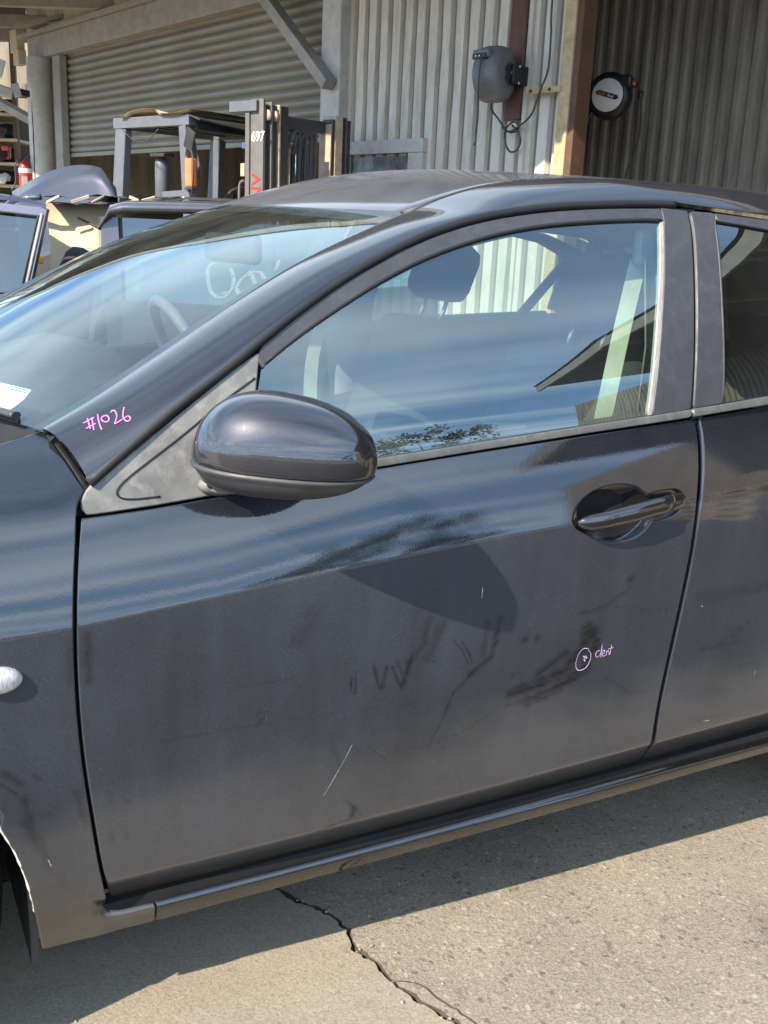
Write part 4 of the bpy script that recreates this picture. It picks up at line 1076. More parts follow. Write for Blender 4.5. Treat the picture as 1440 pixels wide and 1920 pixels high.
    # small fixed light behind the rear door, seen from inside
    # roof rail and windscreen pillar in one pressing -----------------------------------
    A = [Vector(p) for p in T['pillarA']] + [Vector(p) for p in ((2.25, -0.690, 1.345), (2.55, -0.70, 1.30), (2.72, -0.705, 1.22))]
    Bc = [Vector(p) for p in T['pillarB']] + [Vector(p) for p in T['roof_edge']]
    nA = 90
    a = spline3(A, nA); b = spline3(Bc, nA)
    rows = []
    for i in range(nA):
        pa, pb = a[i], b[i]
        k = min(1.0, i / 40.0)
        c = Vector(((pa.x + pb.x) / 2, pa.y + (pb.y - pa.y) * 0.26, pa.z + (pb.z - pa.z) * 0.80 + 0.010))
        q = bez(pa, c, pb, 13)
        nrm = Vector((0, -1, 0.6)).normalized()
        inn = [pa + Vector((0, 0.012, 0.000)), pa + Vector((0, -0.0005, -0.002))]
        out = [pb + Vector((0.0, 0.004, -0.001)), pb + Vector((0.006, 0.012, -0.014))]
        rows.append([flip_y(v, s) for v in inn + q + out])
    pil = MB().grid(rows, flip=(s > 0)).build('roof_pillar', M['paint_pillar'], car)
    # rear side pillar over the quarter: from the belt up to the roof, with a small quarter light opening
    rows = []
    for i, x in enumerate(np.linspace(2.605, 3.30, 16)):
        zt = float(np.interp(x, [2.6, 2.75, 3.0, 3.2, 3.3], [1.30, 1.27, 1.21, 1.14, 1.08]))
        zb = float(belt_z(x)) - 0.02
        r = []
        for t in np.linspace(0, 1, 8):
            z = zb + (zt - zb) * t
            r.append((x, s * (float(w_frame(x, z)) + 0.012 - 0.10 * max(0, x - 2.8)), z))
        rows.append(r)
    MB().grid(rows).build('rear_pillar', M['paint'], car)
    # inner pillar trims
    mb = MB()
    trim = []
    for i in range(0, 46):
        pa, pb = a[i], b[i]
        ca = pa + Vector((0.004, 0.020, -0.006)); cb = pb + Vector((0.016, 0.022, -0.034)); cm = Vector(((pa.x + pb.x) / 2 + 0.03, pa.y + 0.075, min(pa.z, pb.z) - 0.004))
        trim.append([flip_y(v, s) for v in (ca, ca.lerp(cm, 0.5) + Vector((0, 0.006, 0)), cm, cm.lerp(cb, 0.5), cb)])
    mb.grid(trim)
    mb.build('inner_pillar_trim', M['interior_grey'], car)
    # black weather strip between the pillar pressing and the door
    st = [a[i] + Vector((0.002, 0.004, -0.0062)) for i in range(0, 66)]
    MB().tube([flip_y(v, s) for v in st], 0.0085, 8).build('weather_strip', M['rubber'], car)
    panel('inner_frame', [(0.50, 0.87), (0.84, 0.91), (0.86, 1.12), (0.80, 1.115), (0.66, 1.02), (0.52, 0.925)], w_glass, M['shell'], car, s, grid=0.04, off=-0.016, depth=0.002, edge=0.001)
    mb = MB()
    rows = []
    for z, xx, hw in ((0.55, 1.70, 0.16), (0.95, 1.66, 0.09), (1.1, 1.685, 0.065), (1.25, 1.705, 0.06), (1.37, 1.725, 0.07)):
        y = 0.815 - (0.05 if z < 0.96 else 0.05 + 0.36 * (z - 0.96))
        rows.append([(xx - hw, s * y, z), (xx - hw * 0.6, s * (y - 0.035), z), (xx + hw * 0.6, s * (y - 0.035), z), (xx + hw, s * y, z)])
    mb.grid(rows).build('inner_pillar_trim', M['interior_grey'], car)

# ---- roof skin
rows = []
def roof_pt(x, u):
    zd = float(np.interp(x, [0.95, 1.04, 1.14, 1.23, 1.31, 1.38, 1.5, 1.7, 2.0, 2.4, 2.8, 3.1, 3.3], [1.247, 1.290, 1.333, 1.365, 1.389, 1.403, 1.414, 1.420, 1.417, 1.395, 1.350, 1.295, 1.25]))
    crown = float(np.interp(x, [1.0, 1.3, 1.6, 2.5, 3.2], [0.050, 0.036, 0.028, 0.026, 0.02]))
    hw = float(np.interp(x, [1.0, 1.6, 2.4, 3.2], [0.550, 0.553, 0.545, 0.52]))
    lip = -0.006 * max(0.0, (abs(u) - 0.975) / 0.025)
    return Vector((x, u * hw, zd + crown * (1 - u * u) + lip))
us = np.concatenate([[-1, -0.99, -0.975], np.linspace(-0.95, 0.95, 25), [0.975, 0.99, 1]])
def zsm(x, u):
    return sum((roof_pt(x + d, u) for d in (-0.06, -0.03, 0, 0.03, 0.06)), Vector()) / 5
for v in np.linspace(0, 1, 50):
    r = []
    for u in us:
        xh = 1.150 - 0.105 * (1 - u * u)
        x = xh + (3.22 - xh) * v
        r.append(zsm(x, u))
    if v == 0:
        rows.append([p + Vector((-0.004, 0, -0.014)) for p in r])
        rows.append([p + Vector((-0.002, 0, -0.002)) for p in r])
    rows.append(r)
roof = MB().grid(rows).build('roof_panel', M['paint_roof'], car)
# moulding strips in the roof gutters
for s in S:
    pts = [roof_pt(x, 1.0) for x in np.linspace(1.145, 3.1, 40)]
    pts = [Vector((p.x, s * (p.y + 0.004), p.z + 0.0025)) for p in pts]
    MB().tube(pts, [(0.0045, 0.0075)] * len(pts), 8).build('roof_moulding', M['trim'], roof)
# headlining
rows = []
for x in np.linspace(1.16, 3.05, 16):
    r = []
    for u in np.linspace(-1, 1, 13):
        p = roof_pt(x, u)
        r.append((p.x, p.y * 1.10, p.z - 0.045 - 0.035 * u ** 4))
    rows.append(r)
MB().grid(rows).build('headlining', M['headlining'], car)

# ---- windscreen: pane, black border, header
Bc = spline3([Vector(p) for p in T['pillarB']], 40)
def screen_pt(v, u):
    i = min(int(v * 39), 38); t = v * 39 - i
    e = Bc[i].lerp(Bc[i + 1], t) if v <= 1 else Bc[39]
    bow = 0.20 - 0.095 * v
    y = e.y + 0.010
    return Vector((e.x + 0.004 - bow * (1 - u * u), -abs(y) * (-u), e.z - 0.006 + (0.016 + 0.0 * v) * (1 - u * u)))
def screen_patch(name, v0, v1, u0, u1, mat, lift, nv=30, nu=30):
    rows = []
    for v in np.linspace(v0, v1, nv):
        r = []
        for u in np.linspace(u0, u1, nu):
            p = screen_pt(v, u)
            r.append(p + Vector((-0.5, 0, 0.86)) * lift)
        rows.append(r)
    return MB().grid(rows).build(name, mat, car)
ws = screen_patch('windscreen', -0.0, 1, -1, 1, M['screen_glass'], 0.0, 40, 50)
for nm, a in (('glass_border', (0, 1, -1, -0.955)), ('glass_border', (0, 1, 0.955, 1)), ('glass_border', (0.945, 1, -0.953, 0.953))):
    o = screen_patch(nm, *a, M['frit'], -0.004, 30, 24)
    attach(o, ws)
# ---- bonnet, scuttle and nose (out of the frame to the left)
rows = []
for v in np.linspace(0, 1, 24):
    r = []
    x = 0.40 - 1.22 * v
    zt = float(np.interp(x, [-0.85, -0.6, -0.2, 0.2, 0.45], [0.66, 0.80, 0.895, 0.955, 0.975]))
    w = float(np.interp(x, [-0.85, -0.4, 0.0, 0.45], [0.50, 0.66, 0.70, 0.69]))
    for u in np.linspace(-1, 1, 21):
        r.append((x - 0.16 * (1 - u * u) * (1 - v), u * w, zt + 0.045 * (1 - u * u)))
    rows.append(r)
MB().grid(rows).build('bonnet', M['paint'], car)
rows = []
for v in np.linspace(0, 1, 6):
    r = []
    for u in np.linspace(-1, 1, 21):
        p = screen_pt(0.0, u)
        r.append((p.x + 0.02 - 0.14 * v, p.y * 1.01, p.z - 0.004 - 0.035 * math.sin(v * math.pi) - 0.012 * v))
    rows.append(r)
MB().grid(rows).build('scuttle_panel', M['rubber'], car)
rows = []
for z, x, w in ((0.18, -0.80, 0.62), (0.30, -0.90, 0.60), (0.5, -0.93, 0.58), (0.66, -0.88, 0.55), (0.72, -0.80, 0.52)):
    rows.append([(x + 0.25 * abs(u) ** 3, u * w, z) for u in np.linspace(-1, 1, 15)])
MB().grid(rows).build('front_bumper', M['paint'], car)
# tailgate and rear bumper
rows = []
for z, x, w in ((1.25, 3.18, 0.54), (1.15, 3.27, 0.60), (1.05, 3.36, 0.66), (0.9, 3.42, 0.68), (0.6, 3.48, 0.68), (0.3, 3.46, 0.66), (0.22, 3.40, 0.64)):
    rows.append([(x - 0.10 * abs(u) ** 3, u * w, z) for u in np.linspace(-1, 1, 15)])
MB().grid(rows[2:]).build('tailgate', M['paint'], car)
MB().grid(rows[:3]).build('rear_window', M['dark_glass'], car)
# floor
MB().box((1.35, 0, 0.203), (1.85, 1.635, 0.05)).build('floor_pan', M['shell'], car)
MB().box((-0.15, 0, 0.19), (1.1, 1.0, 0.04)).build('under_tray', M['shell'], car)
for s in S:
    MB().box((0.405, s * 0.68, 0.33), (0.012, 0.27, 0.36)).build('mud_guard', M['rubber'], car)
MB().box((0.33, 0, 0.60), (0.06, 1.36, 0.66)).build('firewall', M['shell'], car)
for s in S:
    MB().box((0.0, s * 0.52, 0.5), (0.9, 0.05, 0.75)).build('wheel_well', M['shell'], car)
    MB().box((2.64, s * 0.52, 0.45), (0.9, 0.05, 0.6)).build('wheel_well', M['shell'], car)
# arch liners
for s in S:
    arc = [(0.365 * math.cos(a), s * (0.80 - 0.01 * math.sin(3 * a)), 0.30 + 0.375 * math.sin(a)) for a in np.linspace(-0.3, math.pi - 0.1, 26)]
    rows = [[(p[0], p[1] - s * d, p[2]) for p in arc] for d in (0, 0.1, 0.26)]
    MB().grid(rows).build('arch_liner', M['rubber'], car)
def wheel(x, s, zc):
    w = MB().lathe((x, s * 0.67, zc), (0, s, 0), [(0, 0.19), (0.0, 0.27), (0.02, 0.30), (0.10, 0.315), (0.18, 0.30), (0.195, 0.27), (0.19, 0.205)], 48).build('wheel', M['rubber'], car)
    MB().lathe((x, s * 0.67, zc), (0, s, 0), [(0.06, 0.0), (0.06, 0.19), (0.185, 0.204), (0.192, 0.204), (0.188, 0.190), (0.12, 0.185), (0.10, 0.0)], 48).build('rim_barrel', M['fork_rim'], w)
    for k in range(5):
        t = 2 * math.pi * k / 5 + 0.3
        MB().bar((x, s * 0.835, zc), (x + 0.192 * math.cos(t), s * 0.848, zc + 0.192 * math.sin(t)), 0.055, 0.022, up=(0, 1, 0), bev=0.008).build('rim_spoke', M['alloy'], w)
    MB().lathe((x, s * 0.835, zc), (0, s, 0), [(0.0, 0.055), (0.014, 0.05), (0.018, 0.0)], 24).build('hub_cap', M['alloy'], w)
wheel(2.64, -1, 0.178); wheel(2.64, 1, 0.178); wheel(0.0, 1, 0.318); wheel(0.0, -1, 0.318)
# bare metal lip of the wheel arch
lip = [T['arch'][0]] + T['arch'][1:] + arch
def smooth_line(P, n=60):
    return [tuple(p[:2]) for p in spline3([(a, b, 0) for a, b in P], n)]
pts = [on_surf(w_body, x + 0.001, z, -0.004)[0] for x, z in smooth_line(T['arch'] + [(0.352, 0.452)], 50)]
MB().tube(pts, [0.0024 + 0.0012 * abs(math.sin(i * 0.9) * math.sin(i * 0.37)) for i in range(len(pts))], 8).build('arch_lip', M['bare_edge'], car)

# ---- door handle: cup, bar, end cap
near_door = [o for o in car.children if o.name.startswith('front_door')][0]
near_wing = [o for o in car.children if o.name.startswith('front_wing')][0]
near_rear = [o for o in car.children if o.name.startswith('rear_door')][0]
cupP = np.array(T['cup'])
cc = np.array(T['cup_mid'])
def w_cup(x, z):
    dx = (x - cc[0]) / T['cup_r'][0]; dz = (z - cc[1] - T['cup_tilt'] * (x - cc[0])) / T['cup_r'][1]
    r2 = np.clip(dx * dx + dz * dz, 0, 1)
    return w_body(x, z) - 0.010 - 0.032 * np.clip(1 - r2, 0.0, 1) ** 1.0
big = inset(resample(T['cup'], 0.004) if area2(np.array(T['cup'])) > 0 else resample(T['cup'][::-1], 0.004), -0.006)[0]
panel('handle_cup', [tuple(p) for p in big], w_cup, M['paint_clean'], near_door, grid=0.0022, bstep=0.003, edge=0.001, depth=0.003)
def handle_pt(p, o):
    return on_surf(w_body, p[0], p[1], o)[0]
hp = T['handle']
n = len(hp)
offs = np.interp(np.arange(n), [0, 1, 3, 6, 9, n - 1], [0.004, 0.012, 0.022, 0.025, 0.022, 0.014])
pts = spline3([handle_pt(p, o) for p, o in zip(hp, offs)], 40)
rad = [(float(np.interp(i, [0, 2, 6, 20, 32, 39], [0.004, 0.010, 0.0145, 0.0165, 0.0165, 0.016])), float(np.interp(i, [0, 3, 8, 39], [0.004, 0.008, 0.0105, 0.012]))) for i in range(40)]
MB().tube(pts, rad, 20).build('door_handle', M['paint_clean'], near_door)
ep = T['handle_end']
pts = spline3([handle_pt(p, o) for p, o in zip(ep, (0.014, 0.012, 0.008, 0.001))], 14)
rad = [(float(np.interp(i, [0, 8, 11, 13], [0.0165, 0.0165, 0.014, 0.007])), float(np.interp(i, [0, 9, 13], [0.012, 0.011, 0.004]))) for i in range(14)]
MB().tube(pts, rad, 20).build('handle_end_cap', M['paint_clean'], near_door)

# ---- sail panel, mirror
sail = panel('mirror_sail', T['sail'], w_frame, M['sail'], near_door, grid=0.01, bstep=0.006, edge=0.003, depth=0.02)
grv = MB().tube([on_surf(w_frame, x, z, 0.0004)[0] for x, z in smooth_line(T['sail_groove'], 60)], [(0.0016, 0.0016)] * 60, 6)
grv.build('sail_groove', M['rubber'], near_door)
MR = T['mirror']
mc = Vector(MR['c'])
el = Vector((math.cos(MR['yaw']), math.sin(MR['yaw']), MR['tilt'])).normalized()      # long axis, outwards and back
es = Vector((0, 0, 1)).cross(el).normalized()                                            # towards the glass side
eu = el.cross(es).normalized()
if eu.z < 0:
    eu = -eu
if es.x < 0:
    es = -es
def mirror_pt(lon, lat, grow=0.0):
    """lon around the long axis' horizontal plane, lat up"""
    def sp(c, e):
        return math.copysign(abs(c) ** e, c)
    cl, sl = math.cos(lat), math.sin(lat)
    a = sp(cl, 0.82) * sp(math.cos(lon), 0.86)
    b = sp(cl, 0.82) * sp(math.sin(lon), 0.86)
    c = sp(sl, 0.9)
    A_, B_, C_ = MR['a'] + grow, MR['b'] + grow, (MR['h'] + grow if c > 0 else MR['hl'] + grow)
    # outer end is fuller, inner end lower and slimmer
    k = 1.0 + MR['taper'] * a
    x, y, z = a * A_, b * B_ * k, c * C_ * (1 + MR['ztaper'] * a)
    if y > 0:
        y = min(y, 0.030 + 0.25 * max(0, y - 0.030))
    return mc + el * x + es * y + eu * (z + MR['shear'] * x)
def mirror_shell(lat0, lat1, grow, n=64, m=22):
    rows = []
    for i in range(m):
        la = lat0 + (lat1 - lat0) * i / (m - 1)
        rows.append([mirror_pt(2 * math.pi * k / n, la, grow) for k in range(n + 1)])
    return rows
SEAM = MR['seam']
rows = mirror_shell(-math.pi / 2 + 1e-3, SEAM - 0.16, 0.0)
rows.append([mirror_pt(2 * math.pi * k / 64, SEAM - 0.05, 0.0032) for k in range(65)])
rows.append([mirror_pt(2 * math.pi * k / 64, SEAM + 0.02, 0.0040) for k in range(65)])
rows.append([mirror_pt(2 * math.pi * k / 64, SEAM + 0.05, -0.005) for k in range(65)])
mir = MB().grid(rows).build('side_mirror', M['trim'], car)
rows = [[mirror_pt(2 * math.pi * k / 64, SEAM + 0.075, -0.004) for k in range(65)], [mirror_pt(2 * math.pi * k / 64, SEAM + 0.08, 0.0012) for k in range(65)]]
rows += mirror_shell(SEAM + 0.10, math.pi / 2 - 1e-3, 0.0022, 64, 30)
MB().grid(rows).build('mirror_cap', M['paint_cap'], mir)
mg = MB()
ring = []
for k in range(32):
    t = 2 * math.pi * k / 32
    ring.append(mc + es * 0.0335 + el * (math.cos(t) * MR['a'] * 0.80) + eu * (math.sin(t) * MR['h'] * 0.72))
mg.add(ring, [tuple(range(32))])
mg.build('mirror_glass', M['chrome'], mir)
# arm from the sail to the head
foot, _ = on_surf(w_frame, *T['arm'][0], 0.002)
foot2, _ = on_surf(w_frame, *T['arm'][0], 0.030)
head = mc + el * (-0.62 * MR['a']) + eu * (-0.78 * MR['hl']) 
pts = spline3([foot, foot2, head + Vector((-0.002, 0.022, -0.004)), head + Vector((0.03, -0.03, 0.012))], 20)
rad = [(float(np.interp(i, [0, 3, 8, 14, 19], [0.022, 0.016, 0.013, 0.014, 0.014])), float(np.interp(i, [0, 3, 8, 14, 19], [0.050, 0.042, 0.034, 0.030, 0.026]))) for i in range(20)]
MB().tube(pts, rad, 20).build('mirror_arm', M['sail'], mir)

# ---- side repeater lamp on the wing
lp, ln = on_surf(w_body, *T['repeater'], 0.0)
t1 = Vector((1, 0, 0)) - ln * ln.x; t1.normalize(); t2 = ln.cross(t1)
rows = []
for r, h in ((1.0, -0.004), (1.0, 0.004), (0.93, 0.009), (0.75, 0.013), (0.4, 0.016), (0.02, 0.017)):
    rows.append([lp + t1 * (0.036 * r * math.cos(a)) + t2 * (0.020 * r * math.sin(a)) + ln * h for a in np.linspace(0, 2 * math.pi, 33)])
MB().grid(rows).build('side_repeater', M['lamp_lens'], near_wing)

# ---- writing and marks
def pillar_marks():
    """#1026 drawn on the near windscreen pillar: strokes given as 3-D points on the pressing"""
    mb = MB()
    for st in T['w1026_3d']:
        P = [Vector(p) for p in st]
        Q = spline3(P, max(6, len(P) * 5))
        nrm = Vector((-0.35, -0.72, 0.6)).normalized()
        rows = []
        for i, p in enumerate(Q):
            t = (Q[min(i + 1, len(Q) - 1)] - Q[max(i - 1, 0)]).normalized()
            sd = t.cross(nrm).normalized() * 0.00095
            rows.append([p + sd + nrm * 0.0012, p + nrm * 0.002, p - sd + nrm * 0.0012])
        mb.grid(rows)
    return mb.build('pink_writing', M['pink'], [o for o in car.children if o.name.startswith('roof_pillar')][0])
pillar_marks()
ribbon('dent_writing', T['dent'], w_body, 0.0017, M['lilac'], near_door)
ribbon('dent_chip', T['chip'], w_body, 0.004, M['scratch'], near_door)
for key, par in (('scratches', near_door), ('scratches_wing', near_wing), ('scratches_rear', near_rear)):
    for st in T[key]:
        ribbon('scratch', [st], w_body, 0.0011 if len(st) > 2 else 0.0016, M['scratch'], par)
# black filler strip in the joint between wing and windscreen pillar
MB().tube([on_surf(w_body, x + 0.005, z - 0.002, -0.014)[0] for x, z in T['fender_gap_top']], 0.009, 8).build('joint_filler', M['rubber'], near_wing)

# white grease-pencil letters on the outside of the windscreen
mb = MB()
for st in T['chalk']:
    P = spline3([Vector(p) for p in st], max(8, len(st) * 5))
    nrm = Vector((-0.42, -0.15, 0.89))
    rows = []
    for i, p in enumerate(P):
        t = (P[min(i + 1, len(P) - 1)] - P[max(i - 1, 0)]).normalized()
        sd = t.cross(nrm).normalized() * 0.0034
        rows.append([p + sd + nrm * 0.0015, p - sd + nrm * 0.0015])
    mb.grid(rows)
mb.build('chalk_writing', M['chalk'], ws)
# wiper resting at the foot of the windscreen
wp = [Vector(p) for p in T['wiper']]
wa = MB().tube(spline3([p + Vector((-0.006, 0, 0.014)) for p in wp], 20), [(0.006, 0.009)] * 20, 8).build('wiper', M['trim'], car)
MB().tube(spline3([p + Vector((-0.002, 0, 0.005)) for p in wp], 20), [(0.006, 0.003)] * 20, 6).build('wiper_blade', M['rubber'], wa)

# ---- cabin
def seat(y, x):
    st = MB().box((x + 0.02, y, 0.48), (0.50, 0.48, 0.16), bev=0.05).build('front_seat', M['seat'], car)
    R = Matrix.Rotation(math.radians(20), 3, 'Y')
    b = MB().box((x + 0.33, y, 0.78), (0.14, 0.48, 0.58), R, bev=0.06).build('seat_back', M['seat'], st)
    h = MB().box((x + 0.455, y, 1.19), (0.095, 0.27, 0.17), R, bev=0.045).build('headrest', M['seat'], st)
    m = MB()
    for d in (-0.06, 0.06):
        m.tube([(x + 0.41, y + d, 1.02), (x + 0.45, y + d, 1.15)], 0.007, 8)
    m.build('headrest_post', M['chrome'], st)
    for o in (st, b, h):
        sharp(o, 60)
seat(-0.36, 1.33)
seat(0.36, 1.33)
rs = MB().box((2.16, 0, 0.50), (0.50, 1.24, 0.16), bev=0.05).build('rear_seat', M['seat'], car)
R_ = Matrix.Rotation(math.radians(24), 3, 'Y')
sb = MB().box((2.50, 0, 0.78), (0.14, 1.24, 0.52), R_, bev=0.05).build('seat_back', M['seat'], rs)
for y in (-0.4, 0.4):
    sharp(MB().box((2.60, y, 1.06), (0.08, 0.25, 0.13), R_, bev=0.035).build('headrest', M['seat'], rs), 60)
sharp(rs, 60); sharp(sb, 60)
# dashboard
rows = []
for x, z in ((0.36, 0.93), (0.48, 0.955), (0.66, 0.955), (0.80, 0.93), (0.86, 0.88), (0.85, 0.72), (0.78, 0.60)):
    rows.append([(x - 0.03 * (1 - u * u) + (0.03 if 0.3 < u < 0.75 and z < 0.96 else 0), u * 0.70, z + 0.012 * (1 - u * u) + (0.045 if 0.32 < u < 0.72 and 0.6 < x < 0.85 else 0)) for u in np.linspace(-1, 1, 41)])
MB().grid(rows).build('dashboard', M['interior_dark'], car)
# steering wheel on the far side
wc = Vector((1.02, 0.36, 0.93))
ax = Vector((0.90, 0, 0.42)).normalized()
e1 = Vector((0, 1, 0)); e2 = ax.cross(e1)
sw = MB().tube([wc + e1 * (0.185 * math.cos(a)) + e2 * (0.185 * math.sin(a)) for a in np.linspace(0, 2 * math.pi, 40, endpoint=False)], 0.016, 10, closed=True).build('steering_wheel', M['wheel_grey'], car)
m = MB().lathe(wc - ax * 0.03, ax, [(0, 0), (0, 0.07), (0.03, 0.075), (0.05, 0.05), (0.055, 0)], 24)
for a in (0.1, math.pi - 0.1, -math.pi / 2):
    m.bar(wc, wc + e1 * (0.18 * math.cos(a)) + e2 * (0.18 * math.sin(a)), 0.03, 0.015)
m.bar(wc, wc - ax * 0.25, 0.05, 0.05)
m.build('wheel_hub', M['interior_dark'], sw)
# rear-view mirror
MB().box((1.02, 0.02, 1.245), (0.03, 0.24, 0.065), Matrix.Rotation(0.15, 3, 'Z'), bev=0.012).build('rear_view_mirror', M['interior_dark'], car)
# seat belts
for s in S:
    m = MB()
    top = Vector((1.665, s * 0.615, 1.27))
    a = [top, Vector((1.600, s * 0.660, 1.12)), Vector((1.545, s * 0.700, 0.98)), Vector((1.52, s * 0.70, 0.80)), Vector((1.54, s * 0.68, 0.45))]
    P = spline3(a, 24)
    rows = []
    for i, p in enumerate(P):
        wv = Vector((0.0235, 0, 0.004))
        rows.append([p - wv, p + wv])
    m.grid(rows)
    b = m.build('seat_belt', M['belt_web'], car)
    MB().box(top + Vector((0.0, s * 0.012, 0.02)), (0.05, 0.02, 0.07), bev=0.008).build('belt_guide', M['interior_grey'], b)



# divider bar of the rear side lights
for s in S:
    MB().bar((2.36, s * 0.765, 1.03), (2.525, s * 0.695, 1.262), 0.032, 0.02, up=(0, 1, 0), bev=0.004).build('window_divider', M['rubber'], car)

# ================================================================ things in the yard
M['fork_grey'] = plain('worn_forklift_grey', (0.115, 0.122, 0.14), 0.5, var=0.15, scale=10, dirt=(0.16, 0.13, 0.10), dirt_amt=0.5)
M['fork_dark'] = plain('greasy_dark_steel', (0.035, 0.035, 0.038), 0.5, var=0.3, scale=12, dirt=(0.09, 0.075, 0.06), dirt_amt=0.5)
M['fork_plate'] = plain('dusty_mast_plate', (0.145, 0.137, 0.128), 0.6, var=0.2, scale=9, dirt=(0.15, 0.12, 0.09), dirt_amt=0.5)
M['fork_tan'] = plain('tan_worn_rail', (0.48, 0.38, 0.27), 0.5, var=0.2, scale=14, dirt=(0.35, 0.18, 0.08), dirt_amt=0.4)
M['orange'] = plain('orange_lens', (0.75, 0.17, 0.03), 0.3, coat=0.5)
M['red'] = plain('red_paint', (0.52, 0.03, 0.025), 0.4, dirt=(0.3, 0.1, 0.08), dirt_amt=0.4)
M['card'] = plain('cardboard', (0.58, 0.50, 0.34), 0.9, var=0.12)
M['beige'] = plain('beige_lining_felt', (0.62, 0.50, 0.33), 0.95, var=0.14, scale=8, dirt=(0.45, 0.33, 0.20), dirt_amt=0.5)
M['blue_tape'] = plain('grey_green_tape', (0.18, 0.27, 0.28), 0.7)
M['wreck_paint'] = paint_mat('dark_blue_car_paint', (0.010, 0.014, 0.035), (0.06, 0.075, 0.14), dust=0.22)
M['loose_paint'] = paint_mat('grey_violet_car_paint', (0.012, 0.012, 0.022), (0.06, 0.055, 0.085), dust=0.12)
M['blue_paint'] = paint_mat('bright_blue_car_paint', (0.04, 0.10, 0.35), (0.12, 0.2, 0.5), dust=0.12)
M['reel_grey'] = plain('grey_reel_plastic', (0.14, 0.142, 0.145), 0.5, var=0.15, scale=14, dirt=(0.19, 0.175, 0.15), dirt_amt=0.45)
M['reel_black'] = plain('black_reel_plastic', (0.016, 0.017, 0.019), 0.4, var=0.2, scale=12)
M['plate_grey'] = plain('pale_reel_cover', (0.80, 0.79, 0.75), 0.5, var=0.06)
M['white_paint'] = plain('white_stencil_paint', (0.78, 0.77, 0.73), 0.7, var=0.1, scale=40)
M['yellow'] = plain('yellow_plastic', (0.75, 0.42, 0.03), 0.5)
M['hose'] = plain('grey_black_hose', (0.05, 0.05, 0.05), 0.45, var=0.2, scale=20)
M['pale_timber'] = plain('raw_timber', (0.52, 0.42, 0.27), 0.85, var=0.2, scale=8, stretch=(0.2, 1, 1))
M['bumper_black'] = plain('black_bumper_plastic', (0.02, 0.02, 0.022), 0.45, var=0.3, dirt=(0.12, 0.11, 0.10), dirt_amt=0.4)
M['sooty_steel'] = plain('sooty_steel_panel', (0.20, 0.20, 0.20), 0.35, var=0.75, scale=4, metal=0.4, dirt=(0.02, 0.02, 0.02), dirt_amt=0.8)

def text_mesh(name, body, size, pos, right, up, mat, parent, thick=0.0008, shear=0.0):
    """letters standing on a surface: pos = lower left corner, right/up = directions"""
    cu = bpy.data.curves.new(name, 'FONT')
    cu.body = body; cu.size = size; cu.extrude = thick; cu.shear = shear; cu.offset = size * 0.012
    cu.resolution_u = 4
    tmp = bpy.data.objects.new(name + '_tmp', cu)
    COL.objects.link(tmp)
    bpy.context.view_layer.update()
    dg = bpy.context.evaluated_depsgraph_get()
    me = bpy.data.meshes.new_from_object(tmp.evaluated_get(dg))
    bpy.data.objects.remove(tmp)
    r = Vector(right).normalized(); u = Vector(up).normalized(); n = r.cross(u)
    R = Matrix((r, u, n)).transposed().to_4x4()
    R.translation = Vector(pos)
    me.transform(R)
    me.name = name
    return new_obj(name, me, mat, parent)

# ---- roller shutter, half raised: every slat its own piece
shutter = thing('roller_shutter', 'grimy ribbed steel roller shutter, half raised over a dark bay', 'roller door', WP(8.7, 2.07, -0.04))
PI_ = 0.092
def slat_mesh(k):
    rows = []
    r = random.Random(k)
    for t, o in ((0.0, -0.006), (0.06, 0.0), (0.14, 0.010), (0.28, 0.021), (0.45, 0.0255), (0.62, 0.022), (0.78, 0.012), (0.90, 0.001), (0.985, -0.006)):
        rows.append([WP(s, 2.105 + t * PI_, -0.045 + o * 1.25 + 0.0012 * math.sin(s * 0.9 + k * 1.7)) for s in np.linspace(5.66, 11.72, 24)])
    return MB().grid(rows).mesh('slat')
meshes = [slat_mesh(k) for k in range(4)]
for m_ in meshes:
    m_.materials.append(M['slat'])
for k in range(15):
    o = bpy.data.objects.new('slat', meshes[k % 4]); COL.objects.link(o)
    o.location = (0, 0, k * PI_)
    attach(o, shutter)
wbox(MB(), 5.66, 11.72, 2.055, 2.104, -0.06, -0.015, bev=0.006).build('bottom_rail', M['slat'], shutter)

# ---- steel cabinet panel in a pale frame on the wall
cab = thing('wall_hatch', 'sooty steel hatch in a pale grey frame low on the corrugated wall', 'hatch', WP(4.85, 1.0, 0.03))
FR = ((4.31, 5.42, 1.925, 2.035, 'frame_bar'), (4.31, 4.49, 0.9, 1.923, 'frame_bar'), (5.30, 5.42, 0.9, 1.923, 'frame_bar'))
for s0, s1, z0, z1, nm in FR:
    wbox(MB(), s0, s1, z0, z1, 0.034, 0.085, bev=0.005).build(nm, M['pale_paint'], cab)
wbox(MB(), 4.495, 5.295, 0.9, 1.905, 0.036, 0.055, bev=0.003).build('steel_panel', M['sooty_steel'], cab)

